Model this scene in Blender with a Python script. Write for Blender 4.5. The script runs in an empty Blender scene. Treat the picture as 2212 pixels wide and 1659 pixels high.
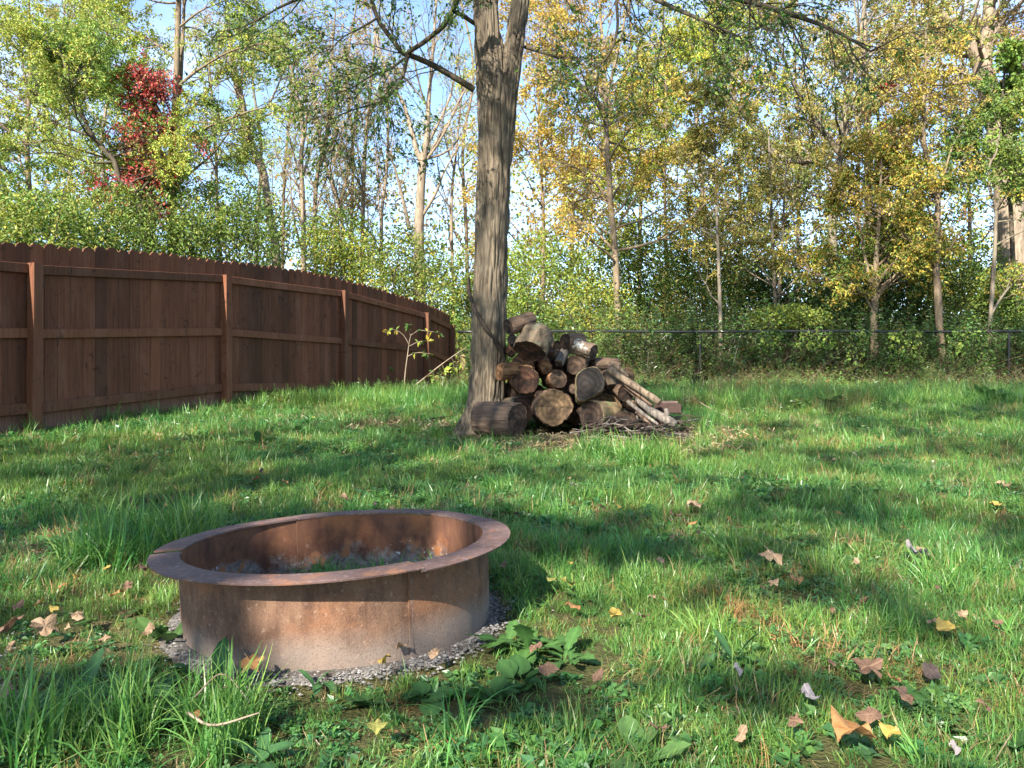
import bpy, bmesh, math, random
import numpy as np
from mathutils import Vector, Matrix

random.seed(7)
RNG = np.random.default_rng(7)
sc = bpy.context.scene
COL = sc.collection

# ---------------------------------------------------------------- camera
CZ = 0.71                      # camera height over the ground at the fire pit
F, CX, HY = 1662.0, 1106.0, 825.0   # measured on a 2212 px wide copy of the photo
cam_d = bpy.data.cameras.new("camera")
cam_d.sensor_width = 36.0
cam_d.lens = F / 2212.0 * 36.0
cam_d.shift_y = -4.5 / 2212.0
cam_d.clip_start = 0.05
cam_d.clip_end = 2000.0
cam = bpy.data.objects.new("camera", cam_d)
COL.objects.link(cam)
cam.location = (0, 0, CZ)
cam.rotation_euler = (math.radians(90), 0, 0)
sc.camera = cam

# ---------------------------------------------------------------- sun, sky, exposure
SUN_EL = math.radians(35)
SH = np.array([-0.456, -0.890]); SH = SH / np.linalg.norm(SH)
S = np.array([SH[0] * math.cos(SUN_EL), SH[1] * math.cos(SUN_EL), math.sin(SUN_EL)])
SUN_STRENGTH, SKY_STRENGTH, EXPOSURE = 5.0, 0.128, 1.75
sun_d = bpy.data.lights.new("sun", 'SUN')
sun_d.energy = SUN_STRENGTH
sun_d.angle = math.radians(0.53)
sun_d.color = (1.0, 0.93, 0.82)
sun = bpy.data.objects.new("sun", sun_d)
COL.objects.link(sun)
sun.rotation_euler = Vector(S).to_track_quat('Z', 'Y').to_euler()

world = bpy.data.worlds.new("World")
sc.world = world
world.use_nodes = True
wt = world.node_tree
wt.nodes.clear()
w_out = wt.nodes.new('ShaderNodeOutputWorld')
w_bg = wt.nodes.new('ShaderNodeBackground')
w_sky = wt.nodes.new('ShaderNodeTexSky')
w_sky.sky_type = 'NISHITA'
w_sky.sun_disc = False
w_sky.sun_elevation = SUN_EL
w_sky.sun_rotation = math.atan2(SH[0], SH[1])
w_sky.air_density = 0.9
w_sky.dust_density = 0.3
w_sky.ozone_density = 2.5
# thin clouds: a noise on the sky direction whitens the sky all round
w_tc = wt.nodes.new('ShaderNodeTexCoord')
w_map = wt.nodes.new('ShaderNodeMapping')
w_map.inputs['Scale'].default_value = (1.0, 1.0, 2.6)
w_no = wt.nodes.new('ShaderNodeTexNoise')
w_no.inputs['Scale'].default_value = 2.6
w_no.inputs['Detail'].default_value = 7
w_no.inputs['Roughness'].default_value = 0.6
w_rmp = wt.nodes.new('ShaderNodeMapRange')
w_rmp.inputs[1].default_value = 0.5
w_rmp.inputs[2].default_value = 0.78
w_rmp.inputs[3].default_value = 0.02
w_rmp.inputs[4].default_value = 0.7
w_mix = wt.nodes.new('ShaderNodeMix')
w_mix.data_type = 'RGBA'
w_mix.inputs[7].default_value = (3.9, 4.4, 5.2, 1)
wt.links.new(w_tc.outputs['Generated'], w_map.inputs['Vector'])
wt.links.new(w_map.outputs[0], w_no.inputs['Vector'])
wt.links.new(w_no.outputs['Fac'], w_rmp.inputs[0])
wt.links.new(w_rmp.outputs[0], w_mix.inputs[0])
wt.links.new(w_sky.outputs[0], w_mix.inputs[6])
wt.links.new(w_mix.outputs[2], w_bg.inputs['Color'])
w_bg.inputs['Strength'].default_value = SKY_STRENGTH
wt.links.new(w_bg.outputs[0], w_out.inputs['Surface'])

vs = sc.view_settings
vs.view_transform = 'Standard'
vs.look = 'None'
vs.exposure = EXPOSURE
vs.gamma = 1.0
vs.use_curve_mapping = False
sc.render.engine = 'CYCLES'
cy = sc.cycles
cy.use_denoising = True
cy.max_bounces = 6
cy.diffuse_bounces = 4
cy.glossy_bounces = 2
cy.transmission_bounces = 4
cy.transparent_max_bounces = 4
cy.sample_clamp_indirect = 6
cy.use_adaptive_sampling = True

# ---------------------------------------------------------------- numeric helpers
def vnoise(p, seed=0):
    """smooth value noise in 0..1 at points p (N,3)"""
    p = np.asarray(p, dtype=np.float64)
    i = np.floor(p).astype(np.int64)
    f = p - i
    f = f * f * (3 - 2 * f)
    def h(a, b, c):
        n = (a * 73856093) ^ (b * 19349663) ^ (c * 83492791) ^ (seed * 2654435761 + 12345)
        n = (n ^ (n >> 13)) * 1274126177
        n = n & 0x7fffffff
        n = (n ^ (n >> 15)) * 668265263
        n = n & 0x7fffffff
        return (n % 100003) / 100003.0
    x, y, z = i[..., 0], i[..., 1], i[..., 2]
    fx, fy, fz = f[..., 0], f[..., 1], f[..., 2]
    def lx(yy, zz):
        return h(x, yy, zz) * (1 - fx) + h(x + 1, yy, zz) * fx
    a = lx(y, z) * (1 - fy) + lx(y + 1, z) * fy
    b = lx(y, z + 1) * (1 - fy) + lx(y + 1, z + 1) * fy
    return a * (1 - fz) + b * fz

def fbm(p, seed=0, oct=3):
    p = np.asarray(p, dtype=np.float64)
    t = 0; a = 0.5; s = 0
    for k in range(oct):
        t = t + a * vnoise(p * (2 ** k), seed + k * 17)
        s += a
        a *= 0.5
    return t / s

def norm(v):
    v = np.asarray(v, dtype=np.float64)
    return v / np.maximum(np.linalg.norm(v, axis=-1, keepdims=True), 1e-9)

GY = [-400, -30, 0, 1.5, 2.4, 4, 5.5, 7, 7.4, 9.6, 10.5, 12, 15, 25, 400]
GZ = [-.15, -.15, -.03, -.02, 0, .06, .125, .2, .225, .41, .44, .52, .57, .62, .62]
_gy = np.linspace(-40, 60, 2001)
_gz = np.interp(_gy, GY, GZ)
_k = np.hanning(41); _k /= _k.sum()
_gz = np.convolve(np.pad(_gz, 20, mode='edge'), _k, mode='valid')
def gz(x, y):
    x = np.asarray(x, dtype=np.float64); y = np.asarray(y, dtype=np.float64)
    x, y = np.broadcast_arrays(x, y)
    z = np.interp(y, _gy, _gz)
    b = fbm(np.stack([x * 1.1, y * 1.1, np.zeros_like(x)], -1), 3, 2) - 0.5
    far = np.clip((np.hypot(x + 0.59, y - 2.4) - 0.7) / 0.8, 0, 1)
    return z + b * 0.05 * far

def at(u, v, d):
    return np.array([(u - CX) / F * d, d, CZ + (HY - v) / F * d])

def proj(p):
    p = np.asarray(p)
    y = np.maximum(p[..., 1], 1e-3)
    return CX + F * p[..., 0] / y, HY - F * (p[..., 2] - CZ) / y

def ground_at(u, v):
    d = 2.5
    for _ in range(40):
        x = (u - CX) / F * d
        h = CZ - float(gz(x, d))
        d = 0.5 * d + 0.5 * max(0.5, min(40, F * h / max(v - HY, 4)))
    x = (u - CX) / F * d
    return np.array([x, d, float(gz(x, d))])

# ---------------------------------------------------------------- mesh and object helpers
def new_mesh(name, verts, faces, smooth=False, attrs=None, mat_index=None):
    """faces: (M,k) int array or list of such arrays"""
    me = bpy.data.meshes.new(name)
    verts = np.ascontiguousarray(verts, dtype=np.float32)
    if not isinstance(faces, list):
        faces = [faces]
    faces = [np.asarray(f, dtype=np.int32) for f in faces if len(f)]
    loops = np.concatenate([f.ravel() for f in faces])
    sizes = np.concatenate([np.full(len(f), f.shape[1], dtype=np.int32) for f in faces])
    starts = np.concatenate([[0], np.cumsum(sizes)[:-1]]).astype(np.int32)
    me.vertices.add(len(verts))
    me.vertices.foreach_set('co', verts.ravel())
    me.loops.add(len(loops))
    me.loops.foreach_set('vertex_index', loops.astype(np.int32))
    me.polygons.add(len(sizes))
    me.polygons.foreach_set('loop_start', starts)
    me.polygons.foreach_set('use_smooth', np.full(len(sizes), bool(smooth)))
    if mat_index is not None:
        me.polygons.foreach_set('material_index', np.asarray(mat_index, dtype=np.int32))
    me.update(calc_edges=True)
    if attrs:
        for k, a in attrs.items():
            a = np.asarray(a, dtype=np.float32)
            if a.ndim == 2 and a.shape[1] == 3:
                a = np.concatenate([a, np.ones((len(a), 1), dtype=np.float32)], 1)
            at_ = me.attributes.new(k, 'FLOAT_COLOR' if a.ndim == 2 else 'FLOAT', 'POINT')
            at_.data.foreach_set('color' if a.ndim == 2 else 'value', np.ascontiguousarray(a).ravel())
    return me

def obj(name, me, mat=None, parent=None, loc=None, rot=None):
    o = bpy.data.objects.new(name, me)
    if mat is not None and me is not None and len(me.materials) == 0:
        for m in (mat if isinstance(mat, (list, tuple)) else [mat]):
            me.materials.append(m)
    COL.objects.link(o)
    if parent is not None:
        o.parent = parent
    if loc is not None:
        o.location = [float(c) for c in loc]
    if rot is not None:
        o.rotation_euler = rot
    return o

def tag(o, label=None, cat=None, group=None, kind=None):
    if label: o['label'] = label
    if cat: o['category'] = cat
    if group: o['group'] = group
    if kind: o['kind'] = kind
    return o

def thing(name, label, cat, loc=(0, 0, 0), rotz=0.0, group=None):
    o = bpy.data.objects.new(name, None)
    COL.objects.link(o)
    o.location = [float(c) for c in loc]
    o.rotation_euler = (0, 0, rotz)
    o.empty_display_size = 0.1
    return tag(o, label, cat, group)

class Tubes:
    """collects tapering tubes and makes one mesh of them"""
    def __init__(self):
        self.v, self.f, self.n = [], [], 0
    def add(self, pts, rad, n=5, cap=False):
        pts = np.asarray(pts, dtype=np.float64)
        rad = np.broadcast_to(np.asarray(rad, dtype=np.float64), (len(pts),))
        t = np.empty_like(pts)
        t[1:-1] = pts[2:] - pts[:-2]; t[0] = pts[1] - pts[0]; t[-1] = pts[-1] - pts[-2]
        t = norm(t)
        m = np.abs(t).mean(0)
        ref = np.zeros(3); ref[int(np.argmin(m))] = 1
        a = norm(np.cross(t, ref)); b = np.cross(t, a)
        th = np.arange(n) * (2 * math.pi / n)
        ring = pts[:, None, :] + rad[:, None, None] * (np.cos(th)[None, :, None] * a[:, None, :] + np.sin(th)[None, :, None] * b[:, None, :])
        k = len(pts)
        self.v.append(ring.reshape(-1, 3))
        i = np.arange(k - 1)[:, None] * n
        j = np.arange(n)[None, :]; j2 = (j + 1) % n
        q = np.stack([i + j, i + j2, i + n + j2, i + n + j], -1).reshape(-1, 4) + self.n
        self.f.append(q)
        base = self.n
        self.n += k * n
        if cap:
            self.v.append(pts[[0, -1]])
            r0 = np.stack([np.full(n, self.n), base + (np.arange(n) + 1) % n, base + np.arange(n), np.full(n, self.n)], -1)
            e = base + (k - 1) * n
            r1 = np.stack([np.full(n, self.n + 1), e + np.arange(n), e + (np.arange(n) + 1) % n], -1)
            if not hasattr(self, 'tri'): self.tri = []
            self.tri.append(r0[:, :3]); self.tri.append(r1)
            self.n += 2
    def mesh(self, name, origin=(0, 0, 0), smooth=True):
        v = np.concatenate(self.v) - np.asarray(origin)
        fs = [np.concatenate(self.f)]
        if hasattr(self, 'tri'): fs.append(np.concatenate(self.tri))
        return new_mesh(name, v, fs, smooth)

def box_mesh(name, sx, sy, sz, bevel=0.004, origin='centre', taper=None):
    bm = bmesh.new()
    bmesh.ops.create_cube(bm, size=1)
    for v in bm.verts:
        v.co.x *= sx; v.co.y *= sy; v.co.z *= sz
        if origin == 'base': v.co.z += sz / 2
    if bevel:
        bmesh.ops.bevel(bm, geom=list(bm.edges), offset=bevel, segments=1, affect='EDGES')
    me = bpy.data.meshes.new(name)
    bm.to_mesh(me); bm.free()
    return me

def leaf_arrays(pos, axis, size, rng, width=0.5, fold=0.12, col=None):
    """one folded rhombus per leaf; returns verts (4N,3), faces (N,4), tint (4N,3)"""
    n = len(pos)
    axis = norm(axis)
    r = norm(rng.normal(size=(n, 3)) + np.array([0, 0, 0.9]))
    side = norm(np.cross(axis, r))
    nor = np.cross(side, axis)
    L = np.broadcast_to(np.asarray(size), (n,))[:, None]
    w = L * width * 0.5
    mid = pos + axis * L * 0.45
    v = np.stack([pos, mid + side * w + nor * L * fold, pos + axis * L - nor * L * 0.1, mid - side * w + nor * L * fold], 1).reshape(-1, 3)
    f = np.arange(4 * n).reshape(-1, 4)
    t = np.repeat(col, 4, axis=0) if col is not None else None
    return v, f, t

def pick_colours(pos, palette, rng, scale=0.6, jitter=0.18, seed=0, spread=0.25):
    """colour of each leaf: palette runs along a slow noise so branches differ, plus leaf-to-leaf variation"""
    pal = np.asarray(palette, dtype=np.float64)
    n = len(pos)
    t = fbm(pos * scale, seed, 2)
    t = np.clip((t - 0.5) * 1.9 + 0.5 + rng.normal(size=n) * spread, 0, 0.9999) * len(pal)
    c = pal[np.clip(t.astype(int), 0, len(pal) - 1)]
    c = c * (1 + rng.normal(size=(n, 1)) * jitter) * (1 + rng.normal(size=(n, 3)) * 0.06)
    return np.clip(c, 0.004, 0.8)

# ---------------------------------------------------------------- material helpers
class NT:
    def __init__(self, name):
        self.m = bpy.data.materials.new(name)
        self.m.use_nodes = True
        self.t = self.m.node_tree
        self.t.nodes.clear()
        self.out = self.t.nodes.new('ShaderNodeOutputMaterial')
    def n(self, typ, ins=None, **props):
        nd = self.t.nodes.new('ShaderNode' + typ)
        for k, v in props.items():
            setattr(nd, k, v)
        for k, v in (ins or {}).items():
            s = nd.inputs[k]
            if isinstance(v, bpy.types.NodeSocket):
                self.t.links.new(v, s)
            else:
                s.default_value = v
        return nd
    def noise(self, vec, scale, detail=4, rough=0.55, dist=0.0):
        return self.n('TexNoise', {'Vector': vec, 'Scale': scale, 'Detail': detail, 'Roughness': rough, 'Distortion': dist}).outputs['Fac']
    def rng(self, fac, a, b, lo=0.0, hi=1.0):
        return self.n('MapRange', {0: fac, 1: a, 2: b, 3: lo, 4: hi}).outputs[0]
    def mix(self, fac, a, b, blend='MIX'):
        nd = self.n('Mix', data_type='RGBA', blend_type=blend)
        for i, v in ((0, fac), (6, a), (7, b)):
            if isinstance(v, bpy.types.NodeSocket): self.t.links.new(v, nd.inputs[i])
            elif i == 0: nd.inputs[0].default_value = v
            else: nd.inputs[i].default_value = (*v, 1) if len(v) == 3 else v
        return nd.outputs[2]
    def math(self, op, a, b=0.0):
        return self.n('Math', {0: a, 1: b}, operation=op).outputs[0]
    def coords(self, which='Object', scale=(1, 1, 1)):
        tc = self.n('TexCoord').outputs[which]
        return self.n('Mapping', {'Vector': tc, 'Scale': scale}).outputs[0]
    def bump(self, height, strength=0.5, dist=0.01):
        return self.n('Bump', {'Height': height, 'Strength': strength, 'Distance': dist}).outputs[0]
    def surf(self, col, rough=0.8, bump=None, spec=0.3, metal=0.0):
        ins = {'Base Color': col if isinstance(col, bpy.types.NodeSocket) else (*col, 1), 'Roughness': rough, 'Metallic': metal, 'Specular IOR Level': spec}
        p = self.n('BsdfPrincipled', ins)
        if bump is not None: self.t.links.new(bump, p.inputs['Normal'])
        self.t.links.new(p.outputs[0], self.out.inputs['Surface'])
        return self.m

def leaf_material(name, trans=0.35, rough=0.5, spec=0.25, instancer=False, mottle=False):
    k = NT(name)
    a = k.n('Attribute', attribute_name='tint', attribute_type='GEOMETRY').outputs['Color']
    if instancer:
        b = k.n('Attribute', attribute_name='itint', attribute_type='INSTANCER').outputs['Color']
        a = k.mix(1.0, a, b, 'MULTIPLY')
    if mottle:      # blotches and small holes of age on broad leaves
        n1 = k.noise(k.coords('Object'), 5.0, 5, .7)
        a = k.mix(k.rng(n1, .3, .7), k.mix(.45, a, (.02, .04, .012)), a)
        a = k.mix(k.rng(k.noise(k.coords('Object'), 17.0, 4, .7), .62, .70, 0, .7), a, (.16, .13, .04))
    p = k.n('BsdfPrincipled', {'Base Color': a, 'Roughness': rough, 'Specular IOR Level': spec})
    hs = k.n('HueSaturation', {'Hue': 0.495, 'Saturation': 1.1, 'Value': 1.25, 'Color': a}).outputs[0]
    tr = k.n('BsdfTranslucent', {'Color': hs})
    mx = k.n('MixShader', {0: trans, 1: p.outputs[0], 2: tr.outputs[0]})
    k.t.links.new(mx.outputs[0], k.out.inputs['Surface'])
    return k.m

M = {}
M['leaf'] = leaf_material('foliage', trans=0.26)
M['grass'] = leaf_material('grass_blades', trans=0.38, rough=0.38, spec=0.5, instancer=True)
M['weed'] = leaf_material('broad_leaves', trans=0.3, rough=0.6, spec=0.2, mottle=True)

def bark_material(name, c1, c2, c3, stretch=0.18, scale=30, bump=0.7, lichen=0.0, lichen_col=(.25, .27, .2), rough=0.9):
    k = NT(name)
    v = k.coords('Object', (1, 1, stretch))
    n1 = k.noise(v, scale, 5, 0.6, 0.6)
    n2 = k.noise(k.coords('Object'), 3.0, 4, 0.6)
    n3 = k.noise(k.coords('Object'), scale * 2.2, 3, 0.6)
    c = k.mix(k.rng(n1, 0.36, 0.62), c1, c2)
    c = k.mix(k.rng(n2, 0.42, 0.7, 0, 0.8), c, c3)
    if lichen:
        l = k.noise(k.coords('Object'), 7.0, 5, 0.7)
        c = k.mix(k.rng(l, 0.62 - lichen * 0.22, 0.72 - lichen * 0.16), c, lichen_col)
    h = k.math('ADD', n1, k.math('MULTIPLY', n3, 0.35))
    return k.surf(c, rough, k.bump(h, bump, 0.012), 0.15)

M['trunk_bark'] = bark_material('furrowed_bark', (.036, .028, .02), (.19, .15, .105), (.125, .105, .075), 0.12, 44, 1.0)
M['pale_bark'] = bark_material('pale_bark', (.12, .088, .06), (.29, .225, .16), (.22, .18, .13), 0.25, 16, 0.5)
M['tan_bark'] = bark_material('tan_bark', (.09, .064, .042), (.23, .17, .11), (.18, .145, .09), 0.25, 16, 0.5)
M['dark_bark'] = bark_material('dark_bark', (.03, .024, .018), (.10, .08, .055), (.08, .07, .04), 0.25, 18, 0.5)
M['grey_bark'] = bark_material('grey_bark', (.08, .065, .05), (.22, .18, .135), (.17, .15, .10), 0.2, 16, 0.6)
M['twig'] = bark_material('twig_bark', (.025, .018, .014), (.075, .055, .042), (.055, .042, .032), 0.3, 40, 0.3)

# ================================================================ GROUND
def build_ground():
    s = np.linspace(-1, 1, 221)
    xs = np.sinh(s * 5.6) / np.sinh(5.6) * 240
    ys = 4 + np.sinh(s * 5.6) / np.sinh(5.6) * 240
    X, Y = np.meshgrid(xs, ys)
    Z = gz(X, Y)
    Z = Z - 0.02
    v = np.stack([X, Y, Z], -1).reshape(-1, 3)
    n = len(s)
    i = np.arange(n - 1)
    a = (i[:, None] * n + i[None, :]).ravel()
    f = np.stack([a, a + 1, a + n + 1, a + n], -1)
    k = NT('lawn_soil')
    c0 = k.coords('Object')
    n1 = k.noise(c0, 1.1, 4)
    n2 = k.noise(c0, 22, 5, 0.7)
    n3 = k.noise(c0, 90, 3, 0.6)
    c = k.mix(k.rng(n2, .35, .65), (.045, .055, .016), (.09, .085, .035))
    c = k.mix(k.rng(n1, .55, .72, 0, .7), c, (.16, .12, .065))
    c = k.mix(k.rng(n3, .5, .7, 0, .6), c, (.05, .038, .024))
    m = k.surf(c, 0.95, k.bump(k.math('ADD', n2, n3), .8, .02), .1)
    o = obj('ground', new_mesh('ground', v, f, True), m)
    tag(o, kind='structure')
build_ground()

# ================================================================ FIRE PIT
PIT = np.array([-0.535, 2.40, 0.0])
PIT_R, PIT_RW, PIT_H = 0.537, 0.456, 0.218

def rust_material(name, inside):
    k = NT(name)
    c0 = k.coords('Object')
    n1 = k.noise(c0, 4.0, 5, .65)
    n2 = k.noise(k.coords('Object', (1, 1, .35)), 16, 5, .7)
    n3 = k.noise(c0, 210, 3, .6)
    z = k.n('SeparateXYZ', {0: k.n('TexCoord').outputs['Object']}).outputs[2]
    if inside:
        c = k.mix(k.rng(n2, .35, .65), (.075, .034, .022), (.15, .068, .038))
        c = k.mix(k.rng(n1, .52, .66, 0, .8), c, (.25, .10, .04))
        zz = k.math('ADD', z, k.math('MULTIPLY', k.math('SUBTRACT', n1, .5), -.34))
        zz = k.math('ADD', zz, k.math('MULTIPLY', k.math('SUBTRACT', n2, .5), -.10))
        c = k.mix(k.rng(zz, .064, .10, .95, 0), c, k.mix(k.rng(k.noise(c0, 45, 4, .7), .35, .65), (.085, .075, .068), (.235, .215, .195)))
        n4 = k.noise(c0, 9, 4, .7)
        c = k.mix(k.math('MULTIPLY', k.rng(n4, .54, .6), k.rng(zz, .08, .12, 1, 0)), c, (.27, .115, .05))
        n5 = k.noise(c0, 38, 3, .7)
        c = k.mix(k.math('MULTIPLY', k.rng(n5, .655, .70), k.rng(zz, .08, .12, 1, 0)), c, (.55, .53, .50))
    else:
        c = k.mix(k.rng(n2, .38, .62), (.085, .046, .030), (.17, .098, .062))
        c = k.mix(k.rng(n1, .52, .66, 0, .8), c, (.21, .098, .05))
        zz = k.math('ADD', z, k.math('MULTIPLY', k.math('SUBTRACT', n1, .5), -.16))
        c = k.mix(k.rng(zz, .02, .075, .7, 0), c, (.20, .165, .14))
        c = k.mix(k.rng(n3, .52, .68, 0, .5), c, (.06, .032, .022))
        c = k.mix(k.rng(k.noise(c0, 55, 4, .7), .6, .7, 0, .6), c, (.30, .21, .15))
        n4 = k.noise(k.coords('Object', (1, 1, .1)), 11, 3, .6)
        c = k.mix(k.math('MULTIPLY', k.rng(n4, .6, .72, 0, .5), k.rng(z, .08, .2)), c, (.085, .05, .04))
    h = k.math('ADD', n3, k.math('MULTIPLY', n2, .8))
    return k.surf(c, .9, k.bump(h, .45, .004), .2)

def rim_material():
    k = NT('rusted_rim_steel')
    c0 = k.coords('Object')
    n1 = k.noise(c0, 6, 5, .65)
    n2 = k.noise(c0, 70, 4, .7)
    c = k.mix(k.rng(n1, .35, .68), (.075, .044, .038), (.14, .085, .072))
    c = k.mix(k.rng(n2, .55, .68, 0, .7), c, (.27, .2, .18))
    c = k.mix(k.rng(k.noise(c0, 28, 5, .75), .56, .66, 0, .75), c, (.06, .034, .03))
    c = k.mix(k.rng(k.noise(c0, 14, 4, .7), .54, .66, 0, .75), c, (.22, .10, .05))
    return k.surf(c, .7, k.bump(n2, .35, .002), .4)

def arc_solid(name, r0f, r1f, z0f, z1f, a0, a1, n, m, outer_mats=False):
    """curved plate between two radii; rows of the cross-section run over m steps"""
    th = np.radians(np.linspace(a0, a1, n))
    V = []
    for (rf, row) in ((r1f, 0), (r0f, 1)):
        for t in np.linspace(0, 1, m):
            r = rf(th, t); z = z0f(th) * (1 - t) + z1f(th) * t
            V.append(np.stack([r * np.cos(th), r * np.sin(th), z], -1))
    V = np.concatenate(V)
    fs, mi = [], []
    def idx(side, j, i): return (side * m + j) * n + i
    for j in range(m - 1):
        for i in range(n - 1):
            fs.append([idx(0, j, i), idx(0, j, i + 1), idx(0, j + 1, i + 1), idx(0, j + 1, i)]); mi.append(0)
            fs.append([idx(1, j, i), idx(1, j + 1, i), idx(1, j + 1, i + 1), idx(1, j, i + 1)]); mi.append(1 if outer_mats else 0)
    for i in range(n - 1):
        fs.append([idx(0, m - 1, i), idx(0, m - 1, i + 1), idx(1, m - 1, i + 1), idx(1, m - 1, i)]); mi.append(0)
        fs.append([idx(0, 0, i), idx(1, 0, i), idx(1, 0, i + 1), idx(0, 0, i + 1)]); mi.append(0)
    for j in range(m - 1):
        fs.append([idx(0, j, 0), idx(0, j + 1, 0), idx(1, j + 1, 0), idx(1, j, 0)]); mi.append(0)
        fs.append([idx(0, j, n - 1), idx(1, j, n - 1), idx(1, j + 1, n - 1), idx(0, j + 1, n - 1)]); mi.append(0)
    return new_mesh(name, V, np.array(fs), True, mat_index=mi)

def auto_sharp(me, deg=35):
    bm = bmesh.new(); bm.from_mesh(me)
    for e in bm.edges:
        if len(e.link_faces) == 2 and e.calc_face_angle(0) > math.radians(deg):
            e.smooth = False
    bm.to_mesh(me); bm.free()

def build_pit():
    t = thing('fire_pit', 'round rusty steel fire ring with a flat rim standing in the lawn', 'fire pit', PIT)
    t.rotation_euler = (math.radians(0.3), math.radians(-2.0), 0)
    m_out, m_in, m_rim = rust_material('rusted_steel_outside', False), rust_material('rusted_steel_inside', True), rim_material()
    seams = [25, 121, 193, 306, 385]
    for q in range(4):
        a0, a1 = seams[q], seams[q + 1]
        dr = (0.0, 0.005, 0.0, 0.006)[q]
        def wob(th, tt, dr=dr):
            p = np.stack([np.cos(th) * 2.2, np.sin(th) * 2.2, np.full_like(th, tt * .8)], -1)
            return (vnoise(p, 5) - .5) * .012 + dr
        ro = lambda th, tt: PIT_RW + .003 + wob(th, tt)
        ri = lambda th, tt: PIT_RW - .003 + wob(th, tt)
        me = arc_solid('wall_panel', ri, ro, lambda th: np.full_like(th, -.07), lambda th: np.full_like(th, PIT_H - .002), a0 - .6, a1 + .6, 40, 9, True)
        auto_sharp(me)
        w = obj('wall_panel', me, [m_out, m_in], t)
        # folded seam strip where two panels meet
        sa = math.radians(a0)
        for sgn, rr in ((0, PIT_RW + .0065),):
            pts = [(rr * math.cos(sa + .012), rr * math.sin(sa + .012), -.06), (rr * math.cos(sa + .010), rr * math.sin(sa + .010), PIT_H - .006)]
            T = Tubes(); T.add(np.linspace(pts[0], pts[1], 8), .0022, 6, True)
            obj('seam', T.mesh('seam'), m_rim, w)
        # rim plate: gaps and small steps at the joints as in the photo
        g0, g1 = ((.4, .3), (.25, 2.2), (2.4, -.5), (-.2, .3))[q]
        zz = (0.0, .001, .0065, -.001)[q]
        sag = (0, 0, 0.004, 0)[q]
        rin = lambda th, tt: PIT_RW - .005 + wob(th, .9) - .002 + tt * .0
        rout = lambda th, tt: PIT_R + .5 * wob(th, .9) + tt * .0
        def plate():
            aa = np.radians(np.linspace(a0 + g0, a1 - g1, 44))
            V = []
            for (r, z) in ((PIT_RW - .004, 0), (PIT_RW + .03, .0005), (PIT_R - .006, -.0015), (PIT_R, -.003), (PIT_R - .001, -.007), (PIT_RW + .03, -.005), (PIT_RW - .004, -.0055)):
                wv = (vnoise(np.stack([np.cos(aa) * 3, np.sin(aa) * 3, np.full_like(aa, r * 3)], -1), 9) - .5)
                rr = r + wv * .006
                lift = wv * .004
                V.append(np.stack([rr * np.cos(aa), rr * np.sin(aa), PIT_H + .005 + z + zz * np.linspace(0, 1, len(aa)) + lift], -1))
            V = np.stack(V, 1)
            nA, nR = V.shape[:2]
            V = V.reshape(-1, 3)
            i = np.arange(nA - 1)[:, None] * nR; j = np.arange(nR)[None, :]; j2 = (j + 1) % nR
            f = np.stack([i + j, i + nR + j, i + nR + j2, i + j2], -1).reshape(-1, 4)
            caps = np.array([list(range(nR)), list(range((nA - 1) * nR, nA * nR))[::-1]])
            me = new_mesh('rim_plate', V, [f, caps], True)
            auto_sharp(me, 30)
            return me
        obj('rim_plate', plate(), m_rim, t)
    return t
build_pit()

# ================================================================ WOODEN FENCE
FD = norm(np.array([.377, .926]))
FP = [np.array([-4.57, 7.3]) - FD * 2.5, np.array([-4.57, 7.3]), np.array([-3.6, 9.6]), np.array([-2.66, 12.0]), np.array([-1.62, 14.3]), np.array([-1.27, 15.8])]
FTOP = [CZ + 0.98, CZ + 1.12, CZ + 1.33, CZ + 1.42, CZ + 1.28, CZ + 1.17]
FMID = [CZ + .29, CZ + .46, CZ + .62, CZ + .635, CZ + .585, CZ + .42]
FBOT = [CZ - .38, CZ - .25, CZ - .07, CZ - .07, CZ - .03, CZ - .02]

def stain_material():
    k = NT('brown_stained_wood')
    v = k.coords('Object', (1, 1, .06))
    n1 = k.noise(v, 40, 5, .65, .4)
    n2 = k.noise(k.coords('Object', (1, 1, .35)), 5, 4, .6)
    n3 = k.noise(k.coords('Object', (1, 1, .8)), 9, 3, .6, 1.2)
    rnd = k.n('ObjectInfo').outputs['Random']
    c = k.mix(k.rng(n1, .3, .7), (.092, .033, .015), (.168, .064, .030))
    c = k.mix(k.rng(n2, .5, .72, 0, .6), c, (.19, .088, .054))
    c = k.mix(k.rng(n3, .60, .70, 0, .75), c, (.035, .014, .009))
    c = k.mix(1.0, c, k.n('CombineColor', {0: k.rng(rnd, 0, 1, .72, 1.3), 1: k.rng(rnd, 0, 1, .74, 1.28), 2: k.rng(rnd, 0, 1, .74, 1.28)}).outputs[0], 'MULTIPLY')
    return k.surf(c, .75, k.bump(n1, .4, .004), .3)
M['stain'] = stain_material()
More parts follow.
